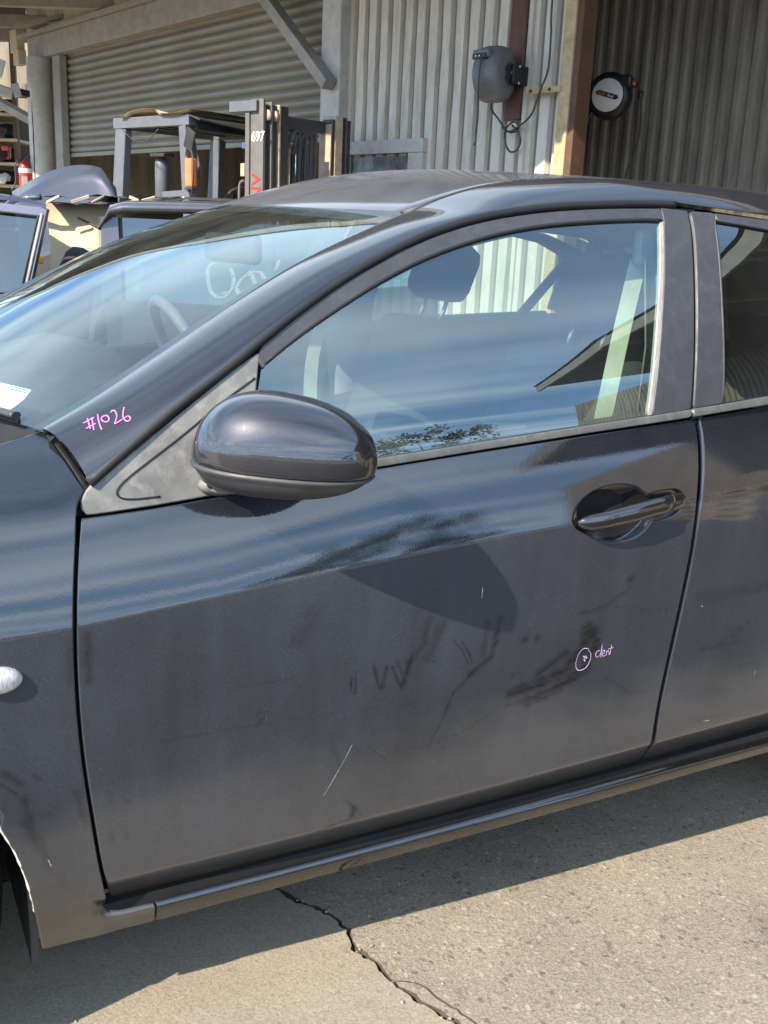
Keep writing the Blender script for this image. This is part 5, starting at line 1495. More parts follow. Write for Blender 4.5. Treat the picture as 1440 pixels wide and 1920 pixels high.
# ---- grey hose reel on its brown board
reel = thing('hose_reel', 'grey drum hose reel on the brown board, hose hanging from its slot', 'hose reel', WP(3.34, 2.22, 0.25))
cR = WP(3.345, 2.415, 0.255)
body = MB()
prof = [(-0.098, 0.0), (-0.098, 0.10), (-0.092, 0.150), (-0.070, 0.178), (-0.03, 0.190), (0.06, 0.192), (0.095, 0.184), (0.118, 0.158), (0.124, 0.10), (0.124, 0.0)]
RA = (WE * 0.94 + WO * 0.34).normalized()          # drum axis, turned a little to the wall
body.lathe(cR, RA, prof, 40)
rb_ = body.build('drum_housing', M['reel_grey'], reel); sharp(rb_, 50)
MB().box(cR + WO * 0.155 + Vector((0, 0, 0.118)), (0.155, 0.05, 0.060), WR, bev=0.012).build('slot_hood', M['reel_grey'], reel)
MB().box(cR + WO * 0.168 + Vector((0, 0, 0.100)), (0.135, 0.05, 0.038), WR, bev=0.006).build('hose_slot', M['reel_black'], reel)
for d in (-0.012, 0.022):
    MB().tube([cR + WO * 0.196 + WE * d + Vector((0, 0, z)) for z in (0.084, 0.116)], 0.005, 8).build('slot_roller', M['chrome'], reel)
MB().lathe(cR - RA * 0.097, -RA, [(0, 0.075), (0.012, 0.070), (0.014, 0.045), (0.022, 0.042), (0.022, 0.0)], 24).build('side_hub', M['reel_black'], reel)
MB().box(cR - RA * 0.1205 + Vector((0, 0, 0.012)), (0.002, 0.030, 0.014), Matrix.Rotation(-0.35, 3, 'Z') @ WR).build('hub_label', M['white_paint'], reel)
MB().box(cR - WE * 0.085 + WO * -0.12, (0.09, 0.16, 0.13), WR, bev=0.01).build('wall_bracket', M['reel_black'], reel)
for dz in (-0.055, 0.055):
    MB().lathe(cR - WE * 0.131 + WO * -0.10 + Vector((0, 0, dz)), -WE, [(0, 0.010), (0.006, 0.010), (0.008, 0)], 8).build('bolt', M['chrome'], reel)
MB().tube(spline3([cR + WO * 0.19 - WE * 0.045 + Vector((0, 0, 0.10)), cR + WO * 0.215 - WE * 0.045 + Vector((0, 0, 0.03)), WP(3.306, 2.30, 0.47), WP(3.312, 2.10, 0.45), WP(3.330, 1.915, 0.45)], 24), 0.0078, 10).build('hanging_hose', M['hose'], reel)
# ---- supply hose with a knot
sup = MB()
pts = [WP(s, z, o) for s, z, o in ((3.033, 4.0, 0.07), (3.033, 2.892, 0.07), (3.019, 2.685, 0.07), (3.020, 2.443, 0.07), (3.035, 2.29, 0.125), (3.098, 2.146, 0.12), (3.221, 2.068, 0.12), (3.30, 2.038, 0.13), (3.372, 2.060, 0.10), (3.446, 2.138, 0.11), (3.47, 2.20, 0.16), (3.40, 2.26, 0.22))]
sup.tube(spline3(pts, 90), 0.0072, 10)
lp1 = [WP(s, z, o) for s, z, o in ((3.303, 2.083, .10), (3.234, 2.043, .12), (3.195, 1.979, .11), (3.231, 1.913, .10), (3.294, 1.896, .10), (3.342, 1.935, .10), (3.361, 2.011, .11), (3.330, 2.062, .13), (3.27, 2.10, .13), (3.22, 2.085, .12), (3.25, 2.045, .10), (3.32, 2.035, .10), (3.385, 2.07, .12))]
sup.tube(spline3(lp1, 80), 0.0072, 10)
tag(sup.build('supply_hose', M['hose']), 'grey supply hose knotted in a loop under the grey reel', 'hose')

# ---- black round hose reel in the recessed bay
reel2 = thing('hose_reel', 'round black hose reel with pale cover and orange lettering beside the rusty post', 'hose reel', (5.95, 4.835, 2.25))
c2_ = Vector((5.948, 4.835, 2.442))
fx = Vector((-0.80, -0.60, 0.0)).normalized()            # faces out of the bay
rt_ = Vector((0, 0, 1)).cross(fx).normalized()
if rt_.x < 0:
    rt_ = -rt_
upz = Vector((0, 0, 1))
b2 = MB().lathe(c2_ - fx * 0.10, fx, [(0, 0.0), (0, 0.15), (0.02, 0.178), (0.06, 0.186), (0.12, 0.184), (0.15, 0.170), (0.165, 0.145), (0.165, 0.136), (0.158, 0.133), (0.158, 0.0)], 44).build('drum_housing', M['reel_black'], reel2)
sharp(b2, 50)
MB().box(c2_ + rt_ * 0.135 + upz * 0.105 + fx * 0.0, (0.10, 0.13, 0.10), Matrix((rt_, fx, upz)).transposed(), bev=0.02).build('outlet_block', M['reel_black'], reel2)
MB().box(c2_ - rt_ * 0.16 - fx * 0.02, (0.10, 0.12, 0.22), Matrix((rt_, fx, upz)).transposed(), bev=0.015).build('wall_bracket', M['reel_black'], reel2)
MB().lathe(c2_ + fx * 0.059, fx, [(0, 0.0), (0, 0.130), (0.006, 0.129), (0.011, 0.121), (0.013, 0.0)], 40).build('cover_plate', M['plate_grey'], reel2)
ld = (rt_ * 0.965 - upz * 0.26).normalized(); lu = fx.cross(ld) if (fx.cross(ld)).z > 0 else -fx.cross(ld)
cen = c2_ + fx * 0.0735
def lp_(a, b):
    return cen + ld * a + lu * b
MB().prism([lp_(-0.10, -0.002), lp_(-0.078, 0.020), lp_(0.085, 0.020), lp_(0.10, 0.002), lp_(0.078, -0.018), lp_(-0.085, -0.018)], (0, 0, 0), fx * 0.003).build('name_strip', M['reel_black'], reel2)
text_mesh('strip_lettering', 'FLEX', 0.034, lp_(-0.084, -0.012) + fx * 0.004, ld, lu, M['orange'], reel2, shear=0.2)
text_mesh('strip_lettering', 'Reel', 0.030, lp_(0.005, -0.010) + fx * 0.004, ld, lu, M['plate_grey'], reel2)
MB().lathe(c2_ + rt_ * 0.195 + upz * 0.085, rt_ + fx * 0.4, [(0, 0.0), (0, 0.024), (0.02, 0.024), (0.02, 0.0)], 16).build('hose_stop', M['reel_black'], reel2)
MB().lathe(c2_ + rt_ * 0.20 + upz * 0.092 + fx * 0.02, fx, [(0, 0.0), (0, 0.019), (0.012, 0.017), (0.014, 0)], 16).build('orange_collar', M['orange'], reel2)
hp2 = spline3([c2_ + rt_ * 0.20 + upz * 0.085, c2_ + rt_ * 0.245 + upz * 0.045, c2_ + rt_ * 0.262 + upz * 0.0, c2_ + rt_ * 0.275 - upz * 0.10, c2_ + rt_ * 0.285 - upz * 0.28, c2_ + rt_ * 0.25 - upz * 0.48, c2_ + rt_ * 0.20 - upz * 0.66, c2_ + rt_ * 0.19 - upz * 1.2], 50)
MB().tube(hp2, 0.0075, 8).build('hanging_hose', M['hose'], reel2)
MB().lathe(c2_ + rt_ * 0.258 + upz * 0.035, Vector((0.1, 0, -1)), [(0, 0.0), (0, 0.022), (0.03, 0.026), (0.055, 0.018), (0.06, 0)], 12).build('hose_coupling', M['fork_dark'], reel2)
hp3 = spline3([c2_ - rt_ * 0.115 - upz * 0.13 + fx * 0.05, c2_ - rt_ * 0.145 - upz * 0.20 + fx * 0.06, c2_ - rt_ * 0.17 - upz * 0.36 + fx * 0.05, c2_ - rt_ * 0.20 - upz * 0.66, c2_ - rt_ * 0.20 - upz * 1.3], 40)
MB().tube(hp3, 0.008, 8).build('supply_pipe', M['hose'], reel2)

# ---- forklift
fk = thing('forklift', 'grey forklift, number 697 on its mast, parked in front of the roller shutter', 'forklift', (2.73, 6.095, -0.14), rotz=math.radians(-69.9))
FM = Matrix.Translation((2.73, 6.095, 0)) @ Matrix.Rotation(math.radians(-69.9), 4, 'Z')
FR3 = FM.to_3x3()
def F(x, y, z):
    return FM @ Vector((x, y, z))
def fbox(x0, x1, y0, y1, z0, z1, nm, mat, parent=fk, bev=0.004):
    return MB().box(F((x0 + x1) / 2, (y0 + y1) / 2, (z0 + z1) / 2), (abs(x1 - x0), abs(y1 - y0), abs(z1 - z0)), FR3, bev=bev).build(nm, mat, parent)
fbox(-1.5, 0.35, 0.0, 1.1, 0.15, 0.85, 'chassis', M['fork_grey'], bev=0.05)
fbox(-1.75, -0.95, 0.02, 1.08, 0.25, 1.05, 'counterweight', M['fork_dark'], bev=0.12)
for x in (-1.35, 0.25):
    for y in (0.02, 1.08):
        MB().lathe(F(x, y - 0.09, 0.12), FR3 @ Vector((0, 1, 0)), [(0, 0.0), (0, 0.24), (0.03, 0.27), (0.15, 0.27), (0.18, 0.24), (0.18, 0.0)], 24).build('wheel', M['rubber'], fk)
# overhead guard: four posts, side rails, roof
def leg(x0, y0, x1, y1, w, d):
    return MB().bar(F(x0, y0, 0.8), F(x1, y1, 2.03), w, d, up=FR3 @ Vector((1, 0, 0)), bev=0.006).build('guard_post', M['fork_grey'], fk)
leg(-1.06, 0.04, -0.90, 0.04, 0.07, 0.15)
leg(0.06, 0.04, -0.03, 0.04, 0.08, 0.09)
leg(-1.0, 1.06, -0.90, 1.06, 0.07, 0.15)
leg(0.06, 1.06, -0.03, 1.06, 0.08, 0.09)
fbox(-1.0, 0.06, 0.0, 0.07, 2.03, 2.115, 'guard_rail', M['fork_grey'])
fbox(-1.0, 0.06, 1.03, 1.10, 2.03, 2.115, 'guard_rail', M['fork_grey'])
fbox(-1.0, -0.93, 0.073, 1.027, 2.03, 2.11, 'guard_rail', M['fork_grey'])
fbox(-0.01, 0.06, 0.073, 1.027, 2.00, 2.11, 'guard_rail', M['fork_dark'])
for i in range(5):
    x = -0.80 + i * 0.17
    fbox(x, x + 0.05, 0.073, 1.027, 2.05, 2.10, 'guard_bar', M['fork_dark'])
MB().prism([F(0.062, 0.0, 2.10), F(0.062, 1.1, 2.10), F(0.20, 1.1, 1.97), F(0.20, 0.0, 2.06)], (0, 0, 0), (0, 0, 0.012)).build('front_visor', M['fork_dark'], fk)
# sheet of cardboard on the guard
rows = [[F(x, y, 2.122 + 0.012 * math.sin(x * 9 + y * 3) + 0.010 * max(0, x) + (0.025 if y < 0.1 and -0.75 < x < -0.3 else 0)) for x in np.linspace(-0.85, 0.10, 16)] for y in np.linspace(-0.03, 1.05, 6)]
cbm = MB().grid(rows); rows2 = [[p + Vector((0, 0, 0.012)) for p in r] for r in rows]; cbm.grid(rows2)
tag(cbm.build('cardboard_sheet', M['card']), 'pale cardboard sheet lying on the forklift roof guard', 'cardboard')
# gas bottle or exhaust behind the seat, seat, wheel
MB().lathe(F(-0.72, 0.30, 0.9), (0, 0, 1), [(0, 0.0), (0, 0.062), (0.85, 0.062), (0.9, 0.055), (0.92, 0.0)], 18).build('exhaust_stack', M['fork_grey'], fk)
MB().box(F(-0.66, 0.26, 1.83), (0.2, 0.12, 0.03), FR3, bev=0.008).build('exhaust_flap', M['fork_dark'], fk)
fbox(-0.62, -0.15, 0.30, 0.80, 0.95, 1.12, 'seat', M['rubber'], bev=0.05)
fbox(-0.70, -0.56, 0.30, 0.80, 1.1, 1.50, 'seat_back', M['rubber'], bev=0.05)
MB().tube([F(0.0 + 0.05 * math.sin(a), 0.55 + 0.17 * math.cos(a), 1.42 + 0.16 * math.sin(a)) for a in np.linspace(0, 2 * math.pi, 28, endpoint=False)], 0.016, 8, closed=True).build('steering_wheel', M['fork_dark'], fk)
MB().bar(F(-0.42, 0.10, 1.50), F(-0.05, 0.12, 1.52), 0.05, 0.05, bev=0.006).build('control_lever', M['fork_grey'], fk)
# orange lamp, round mirror, wire on the front post
fbox(0.04, 0.13, -0.03, 0.03, 1.56, 1.78, 'side_lamp', M['orange'], bev=0.012)
fbox(0.03, 0.14, -0.025, 0.035, 1.54, 1.558, 'lamp_base', M['fork_dark'])
MB().bar(F(0.05, -0.02, 1.80), F(0.13, -0.06, 1.90), 0.02, 0.02).build('mirror_stem', M['fork_plate'], fk)
MB().bar(F(0.13, -0.06, 1.84), F(0.23, -0.10, 1.98), 0.10, 0.02, up=FR3 @ Vector((0.2, -1, 0)), bev=0.006).build('rear_mirror', M['fork_dark'], fk)
MB().tube(spline3([F(0.17, -0.06, 1.86), F(0.21, -0.07, 1.70), F(0.16, -0.05, 1.52), F(0.08, -0.02, 1.44)], 16), 0.006, 6).build('wire', M['hose'], fk)
MB().tube(spline3([F(-0.85, -0.01, 2.02), F(-0.68, -0.01, 1.93), F(-0.5, -0.01, 1.92), F(-0.33, -0.01, 2.01)], 16), 0.004, 6).build('wire', M['hose'], fk)
MB().bar(F(0.02, 0.11, 1.62), F(-0.10, 0.11, 1.98), 0.14, 0.012, up=FR3 @ Vector((0, 1, 0))).build('side_flap', M['fork_plate'], fk)
# mast: nested channels with rollers, tie bar, hoses
mast_x = 0.47
def rail(y0, y1, z1, mat, x0=mast_x, x1=mast_x + 0.15, nm='mast_rail'):
    return fbox(x0, x1, y0, y1, 0.0, z1, nm, mat, bev=0.003)
side = rail(0.300, 0.325, 2.235, M['fork_plate'], mast_x - 0.01, mast_x + 0.14)
rail(0.330, 0.372, 2.20, M['fork_dark'], mast_x + 0.02, mast_x + 0.12)
rail(0.376, 0.394, 2.22, M['fork_plate'], mast_x, mast_x + 0.15)
rail(0.398, 0.450, 2.20, M['fork_dark'], mast_x + 0.02, mast_x + 0.13)
rail(0.454, 0.472, 2.205, M['fork_tan'], mast_x, mast_x + 0.155)
rail(0.476, 0.560, 2.20, M['fork_dark'], mast_x + 0.01, mast_x + 0.145)
for y in (0.352, 0.424):
    MB().lathe(F(mast_x + 0.128, y - 0.012, 2.12), FR3 @ Vector((0, 1, 0)), [(0, 0), (0, 0.042), (0.024, 0.042), (0.024, 0)], 18).build('mast_roller', M['fork_tan'], fk)
rail(1.03, 1.045, 2.12, M['fork_tan'], mast_x + 0.02, mast_x + 0.15)
rail(1.05, 1.075, 2.16, M['fork_dark'], mast_x + 0.03, mast_x + 0.15)
rail(1.080, 1.165, 2.19, M['fork_tan'], mast_x + 0.00, mast_x + 0.155)
rail(1.170, 1.215, 2.19, M['fork_dark'], mast_x + 0.02, mast_x + 0.13)
rail(1.219, 1.228, 2.19, M['fork_plate'], mast_x + 0.00, mast_x + 0.145)
rail(1.232, 1.275, 2.17, M['fork_dark'], mast_x + 0.0, mast_x + 0.14)
fbox(mast_x + 0.02, mast_x + 0.09, 0.562, 1.027, 2.05, 2.14, 'tie_bar', M['fork_dark'])
fbox(mast_x - 0.24, mast_x + 0.09, 0.27, 0.298, 2.145, 2.225, 'mast_head_plate', M['fork_grey'])
fbox(mast_x - 0.06, mast_x - 0.012, 0.285, 0.32, 1.45, 2.14, 'mast_bracket', M['fork_plate'])
fbox(mast_x - 0.11, mast_x - 0.062, 0.28, 0.325, 1.66, 1.76, 'mast_bracket', M['fork_tan'])
fbox(mast_x - 0.10, mast_x - 0.062, 0.285, 0.32, 1.87, 1.92, 'blue_fitting', M['blue_paint'])
MB().tube(spline3([F(mast_x - 0.13, 0.29, 1.30), F(mast_x - 0.13, 0.29, 1.58), F(mast_x - 0.08, 0.29, 1.63)], 14), 0.012, 8).build('grab_rail', M['fork_plate'], fk)
for i, y in enumerate((0.73, 0.80, 0.86, 0.91)):
    pts = spline3([F(mast_x + 0.03, y - 0.09, 1.0), F(mast_x + 0.03, y - 0.085, 1.7), F(mast_x + 0.05, y - 0.07, 1.97), F(mast_x + 0.07, y - 0.01, 2.05), F(mast_x + 0.06, y + 0.03, 1.96), F(mast_x + 0.05, y + 0.035, 1.6), F(mast_x + 0.05, y + 0.03, 1.0)], 34)
    MB().tube(pts, 0.020, 8).build('mast_hose', M['hose'], fk)
MB().lathe(F(mast_x + 0.03, 0.60, 0.6), (0, 0, 1), [(0, 0.0), (0, 0.045), (1.38, 0.045), (1.4, 0.0)], 16).build('lift_cylinder', M['fork_grey'], fk)
MB().tube([F(mast_x + 0.05, 0.655, 1.0), F(mast_x + 0.05, 0.655, 1.9)], 0.014, 8).build('lift_chain', M['fork_tan'], fk)
MB().tube([F(mast_x + 0.05, 0.70, 1.0), F(mast_x + 0.05, 0.70, 1.86)], 0.018, 8).build('lift_chain', M['fork_dark'], fk)
fbox(mast_x + 0.02, mast_x + 0.08, 0.72, 0.82, 1.42, 1.60, 'red_reflector', M['red'])
fbox(mast_x + 0.03, mast_x + 0.085, 0.75, 0.81, 1.55, 1.63, 'amber_reflector', M['orange'])
nb = FR3 @ Vector((0, -1, 0)); ra = FR3 @ Vector((1, 0, 0))
text_mesh('mast_number', '697', 0.105, F(mast_x + 0.0, 0.2985, 1.925), ra, (0, 0, 1), M['white_paint'], fk)
text_mesh('mast_lettering', 'MNV', 0.16, F(mast_x + 0.118, 0.2985, 1.34), (0, 0, 1), -ra, M['red'], fk)

# ---- wrecked dark blue hatchback behind, tail towards the front car, side cut open
wk = thing('wrecked_hatchback', 'dark blue wrecked hatchback with torn roof and cut open side behind the front car', 'car', (1.9, 3.2, -0.1))
wd = Vector((0.894, -0.447, 0)); wb = Vector((0.447, 0.894, 0))       # across the tail; towards its nose
WO0 = Vector((1.245, 2.40, 0))
def K(a, b, z):
    return WO0 + wd * a + wb * b + Vector((0, 0, z))
MBk = MB()
rows = []
for b in np.linspace(-0.06, 3.4, 14):
    r = []
    for a, z in ((0.05, 0.2), (-0.02, 0.35), (-0.05, 0.62), (-0.02, 0.86), (0.03, 0.93)):
        r.append(K(a, b, z))
    rows.append(r)
MBk.grid(rows)
rows = [[K(a, -0.06 - 0.06 * math.sin((a + 0.05) / 1.7 * math.pi), z) for a in np.linspace(0.03, 1.62, 12)] for z in (0.2, 0.45, 0.7, 0.95)]
MBk.grid(rows)
MBk.build('body_shell', M['wreck_paint'], wk)
MB().box(K(0.8, 1.6, 0.5), (1.5, 3.0, 0.1), Matrix((wd, wb, Vector((0, 0, 1)))).transposed()).build('floor_pan', M['shell'], wk)
# roof skin with a torn near edge
rr = random.Random(5)
rows = []
na = 40
for j in range(na):
    t = j / (na - 1)
    a = -0.30 + 2.0 * t
    tear = 0.03 * math.sin(t * 37) + rr.uniform(-0.02, 0.02) if t < 0.32 else 0.0
    r = []
    for k, b in enumerate((0.14, 0.17, 0.24, 0.40, 0.70, 1.1, 1.5)):
        z = 1.372 + 0.030 * math.sin(min(1, (a + 0.3) / 1.7) * math.pi) + 0.012 * min(b, 0.6) + (0.008 * math.sin(t * 61) if k == 0 and t < 0.32 else 0)
        r.append(K(a, b + (tear if k == 0 else 0) - 0.0 * a, z - (0.012 if k == 0 and t >= 0.32 else 0)))
    rows.append(r)
rf = MB().grid(rows); rows2 = [[p - Vector((0, 0, 0.02 + 0.01 * abs(math.sin(i * 1.3)))) for p in r] for i, r in enumerate(rows)]
rf.grid(rows2)
rf.build('torn_roof', M['wreck_paint'], wk)
mb = MB()
for t in (0.03, 0.09, 0.13, 0.21, 0.24, 0.30):
    p = K(-0.30 + 2.0 * t, 0.13 + rr.uniform(-0.015, 0.015), 1.362 + 0.03 * math.sin(min(1, 2 * t / 1.7) * math.pi))
    mb.box(p, (rr.uniform(0.03, 0.09), 0.010, rr.uniform(0.004, 0.014)), Matrix((wd, wb, Vector((0, 0, 1)))).transposed() @ Matrix.Rotation(rr.uniform(-0.5, 0.5), 3, 'Y') @ Matrix.Rotation(rr.uniform(-0.5, 0.5), 3, 'X'))
mb.build('torn_edge', M['fork_tan'], wk)
# lining felt inside, lit through the cut side
rows = []
for t in np.linspace(0, 1, 12):
    r = []
    for q in np.linspace(0, 1, 10):
        a = -0.32 + 0.62 * t + 0.06 * q
        z = 1.355 - 0.42 * q - 0.06 * t * q
        b = 0.27 - 0.17 * q + 0.06 * math.sin(t * 2.2)
        r.append(K(a, b + 0.03 * math.sin(t * 9 + q * 4), z))
    rows.append(r)
lin = MB().grid(rows); lin.build('lining_felt', M['beige'], wk)
def felt(t, q, off=-0.012):
    a = -0.32 + 0.62 * t + 0.06 * q
    return K(a, 0.27 - 0.17 * q + 0.06 * math.sin(t * 2.2) + 0.03 * math.sin(t * 9 + q * 4) + off, 1.355 - 0.42 * q - 0.06 * t * q)
MB().tube(spline3([felt(0.22, 0.15), felt(0.42, 0.26), felt(0.62, 0.40), felt(0.80, 0.58), felt(0.95, 0.72)], 24), 0.005, 6).build('brown_wire', M['rust'], wk)
for (t, q) in ((0.48, 0.28), (0.68, 0.44), (0.9, 0.66)):
    MB().tube([felt(t - 0.03, q + 0.11), felt(t, q), felt(t + 0.045, q - 0.09)], [(0.002, 0.008)] * 3, 6).build('tape_strip', M['blue_tape'], wk)
# tail: spoiler, pillar, rear glass
rows = []
for a in np.linspace(-0.015, 1.5, 26):
    k = min(1.0, max(0.0, (a + 0.015) / 0.09))
    e = math.sin(k * math.pi / 2)
    r = []
    for b, z in ((0.20, 1.372), (0.08, 1.372), (-0.02, 1.362), (-0.045, 1.345), (-0.045, 1.325), (-0.01, 1.315), (0.06, 1.318)):
        zz = 1.30 + (z - 1.30) * (0.25 + 0.75 * e) - (1 - e) * 0.06
        r.append(K(a, b + 0.05 * (1 - e), zz + 0.018 * math.sin(min(1, a / 1.5) * math.pi)))
    rows.append(r)
MB().grid(rows).build('tail_spoiler', M['wreck_paint'], wk)
rows = [[K(-0.03 + 0.02 * (1.33 - z), 0.03 + 0.16 * (z - 0.9) - 0.02, z), K(0.0, 0.0 + 0.16 * (z - 0.9) - 0.05, z), K(0.07 + 0.06 * (1.33 - z), 0.16 * (z - 0.9) - 0.05, z), K(0.085 + 0.06 * (1.33 - z), 0.16 * (z - 0.9) - 0.02, z)] for z in np.linspace(0.9, 1.30, 6)]
MB().grid(rows, smooth=False).build('rear_pillar', M['wreck_paint'], wk)
rows = [[K(a, 0.16 * (z - 0.9) - 0.035, z) for a in np.linspace(0.085 + 0.06 * (1.33 - z), 1.5, 8)] for z in np.linspace(0.9, 1.30, 6)]
MB().grid(rows).build('rear_window', M['dark_glass'], wk)
# seat and clutter inside
sharp(MB().box(K(-0.14, 0.0, 1.00), (0.16, 0.14, 0.34), Matrix((wd, wb, Vector((0, 0, 1)))).transposed() @ Matrix.Rotation(0.5, 3, 'Y'), bev=0.05).build('seat_back', M['seat'], wk), 60)
sharp(MB().box(K(-0.315, 0.10, 1.10), (0.05, 0.04, 0.035), bev=0.008).build('yellow_tag', M['yellow'], wk), 60)
MB().tube(spline3([K(-0.52, 0.25, 1.30), K(-0.42, 0.16, 1.355), K(-0.30, 0.14, 1.372)], 12), 0.014, 8).build('bent_pillar', M['wreck_paint'], wk)

# ---- door with glass standing at the left
dr = thing('scrap_sedan', 'dark car at the left edge, sky mirrored in its side window', 'car', (0.6, 2.3, -0.03))
def DP(px, pz, dep=0.0):
    # door plane: a along the door, z up, leaning back at the top
    base = Vector((0.93, 2.10, 0)); al = Vector((-0.87, 0.49, 0)); bk = Vector((0.49, 0.87, 0))
    return base + al * px + bk * (0.30 * (pz - 1.0) + dep) + Vector((0, 0, pz))
outer = [(-0.005, 1.318), (0.02, 1.326), (0.30, 1.342), (0.75, 1.32), (1.05, 1.15), (1.2, 0.98), (1.25, 0.9), (1.25, 0.25), (0.05, 0.25), (0.02, 0.60), (0.055, 0.95)]
inner = [(0.028, 1.292), (0.30, 1.310), (0.72, 1.29), (1.0, 1.13), (1.12, 0.98), (0.13, 0.985), (0.075, 1.02)]
mb = MB()
n1, n2 = len(outer), len(inner)
pts2 = [Vector(p) for p in outer + inner]
ed = [(i, (i + 1) % n1) for i in range(n1)] + [(n1 + i, n1 + (i + 1) % n2) for i in range(n2)]
rs_ = geometry.delaunay_2d_cdt(pts2, ed, [], 0, 1e-6)
O_ = np.array(outer); I_ = np.array(inner)
vv = [tuple(v) for v in rs_[0]]
ff = []
for f in rs_[2]:
    c = np.array([[sum(vv[i][0] for i in f) / len(f), sum(vv[i][1] for i in f) / len(f)]])
    if in_poly(c, O_)[0] and not in_poly(c, I_)[0]:
        ff.append(tuple(f))
mb.add([DP(a, z, 0.0) for a, z in vv], ff); mb.add([DP(a, z, 0.035) for a, z in vv], ff)
for lp in (list(range(n1)), list(range(n1, n1 + n2))):
    for i in range(len(lp)):
        a, b = lp[i], lp[(i + 1) % len(lp)]
        mb.add([DP(*pts2[a], 0), DP(*pts2[b], 0), DP(*pts2[b], 0.035), DP(*pts2[a], 0.035)], [(0, 1, 2, 3)])
mb.build('side_door', M['wreck_paint'], dr)
rows = []
for q in np.linspace(0, 1, 10):
    r = []
    for a_, z_ in ((0.0, 1.322), (0.10, 1.332), (0.30, 1.345), (0.55, 1.338), (0.80, 1.318), (1.0, 1.24)):
        p = DP(a_ + 0.02 * q, z_, 0.035)
        r.append(p + Vector((-0.12 * q, 0.60 * q, 0.055 * math.sin(min(1.0, q * 0.9 + 0.1) * math.pi * 0.6))))
    rows.append(r)
MB().grid(rows).build('roof_panel', M['blue_paint'], dr)
MB().add([DP(a, z, 0.018) for a, z in inner], [tuple(range(n2))]).build('window_pane', M['dark_glass'], dr)
MB().tube([DP(a, z, -0.002) for a, z in inner], 0.005, 6, closed=True).build('window_seal', M['rubber'], dr)
MB().tube([DP(0.012, 1.30, -0.003), DP(0.066, 0.97, -0.003)], 0.006, 6).build('bright_strip', M['channel'], dr)

# ---- loose violet-grey panel leaning behind the wreck
rows = []
for t in np.linspace(0, 1, 16):
    r = []
    for q in np.linspace(0, 1, 10):
        x = 1.12 + 0.46 * t
        zt = 1.41 + 0.155 * math.sin(min(1.0, t * 1.12) * math.pi * 0.62) - (0.10 * max(0, t - 0.86) / 0.14)
        z = zt - (zt - 0.7) * q
        r.append((x + 0.02 * q, 3.95 - 0.40 * t - 0.10 * math.sin(q * math.pi) - 0.12 * (1 - q) * t + 0.1 * (1 - q), z))
    rows.append(r)
lo_ = MB().grid(rows).build('loose_panel', M['loose_paint'])
mod = lo_.modifiers.new('thickness', 'SOLIDIFY'); mod.thickness = 0.012
tag(lo_, 'curved violet-grey body panel propped upright behind the wrecked hatchback', 'car panel')

# ---- fire extinguisher hanging on the post
ex = thing('fire_extinguisher', 'red fire extinguisher with white band hanging by the round post', 'fire extinguisher', (2.55, 13.0, 1.5))
ec = Vector((2.565, 13.05, 1.49))
MB().lathe(ec, (0, 0, 1), [(0, 0.0), (0.0, 0.085), (0.02, 0.092), (0.40, 0.092), (0.45, 0.075), (0.49, 0.035), (0.52, 0.03), (0.52, 0.0)], 22).build('cylinder', M['red'], ex)
MB().lathe(ec, (0, 0, 1), [(0.34, 0.0935), (0.40, 0.0935)], 22).build('white_band', M['white_paint'], ex)
MB().box(ec + Vector((-0.03, -0.088, 0.19)), (0.075, 0.012, 0.20), bev=0.002).build('label_plate', M['pale_paint'], ex)
MB().bar(ec + Vector((0, 0, 0.53)), ec + Vector((0.10, -0.03, 0.57)), 0.025, 0.02).build('handle', M['fork_dark'], ex)
MB().tube(spline3([ec + Vector((-0.02, 0, 0.53)), ec + Vector((-0.13, -0.03, 0.45)), ec + Vector((-0.14, -0.03, 0.22)), ec + Vector((-0.20, -0.03, 0.10))], 16), 0.011, 8).build('discharge_hose', M['hose'], ex)

# ---- switch boxes and floodlight at the left end of the lintel
for (s, z, w, h, lab) in ((13.05, 3.62, 0.26, 0.30, 'larger pale switch box under the canopy beams at the left'), (12.98, 3.40, 0.20, 0.20, 'smaller pale switch box just below the larger one')):
    tag(wbox(MB(), s - w / 2, s + w / 2, z - h / 2, z + h / 2, 0.05, 0.17, bev=0.012).build('switch_box', M['card']), lab, 'switch box', 'switch boxes')
tag(wbox(MB(), 12.80, 12.92, 2.93, 3.05, 0.05, 0.12, bev=0.008).build('junction_box', M['white_paint']), 'tiny white junction box on the post beside the round post', 'junction box')
fl = thing('floodlight', 'pale floodlight with slanting glass on the post at the left', 'floodlight', (2.38, 12.41, 2.8))
fc = Vector((2.37, 12.40, 2.80))
MB().box(fc + Vector((-0.14, 0.05, 0.0)), (0.26, 0.14, 0.13), Matrix.Rotation(0.25, 3, 'Y'), bev=0.02).build('lamp_body', M['pale_paint'], fl)
MB().box(fc + Vector((0.035, 0.0, 0.02)), (0.09, 0.03, 0.17), Matrix.Rotation(-0.25, 3, 'Y'), bev=0.008).build('lamp_glass', M['lamp_lens'], fl)
MB().bar(fc + Vector((0.05, 0.1, 0.02)), fc + Vector((0.22, 0.3, 0.02)), 0.06, 0.08).build('lamp_arm', M['fork_dark'], fl)
MB().box((2.20, 12.9, 3.12), (0.22, 0.4, 0.22), Matrix.Rotation(0.3, 3, 'Y'), bev=0.01).build('lamp_shield', M['white_paint'], fl)
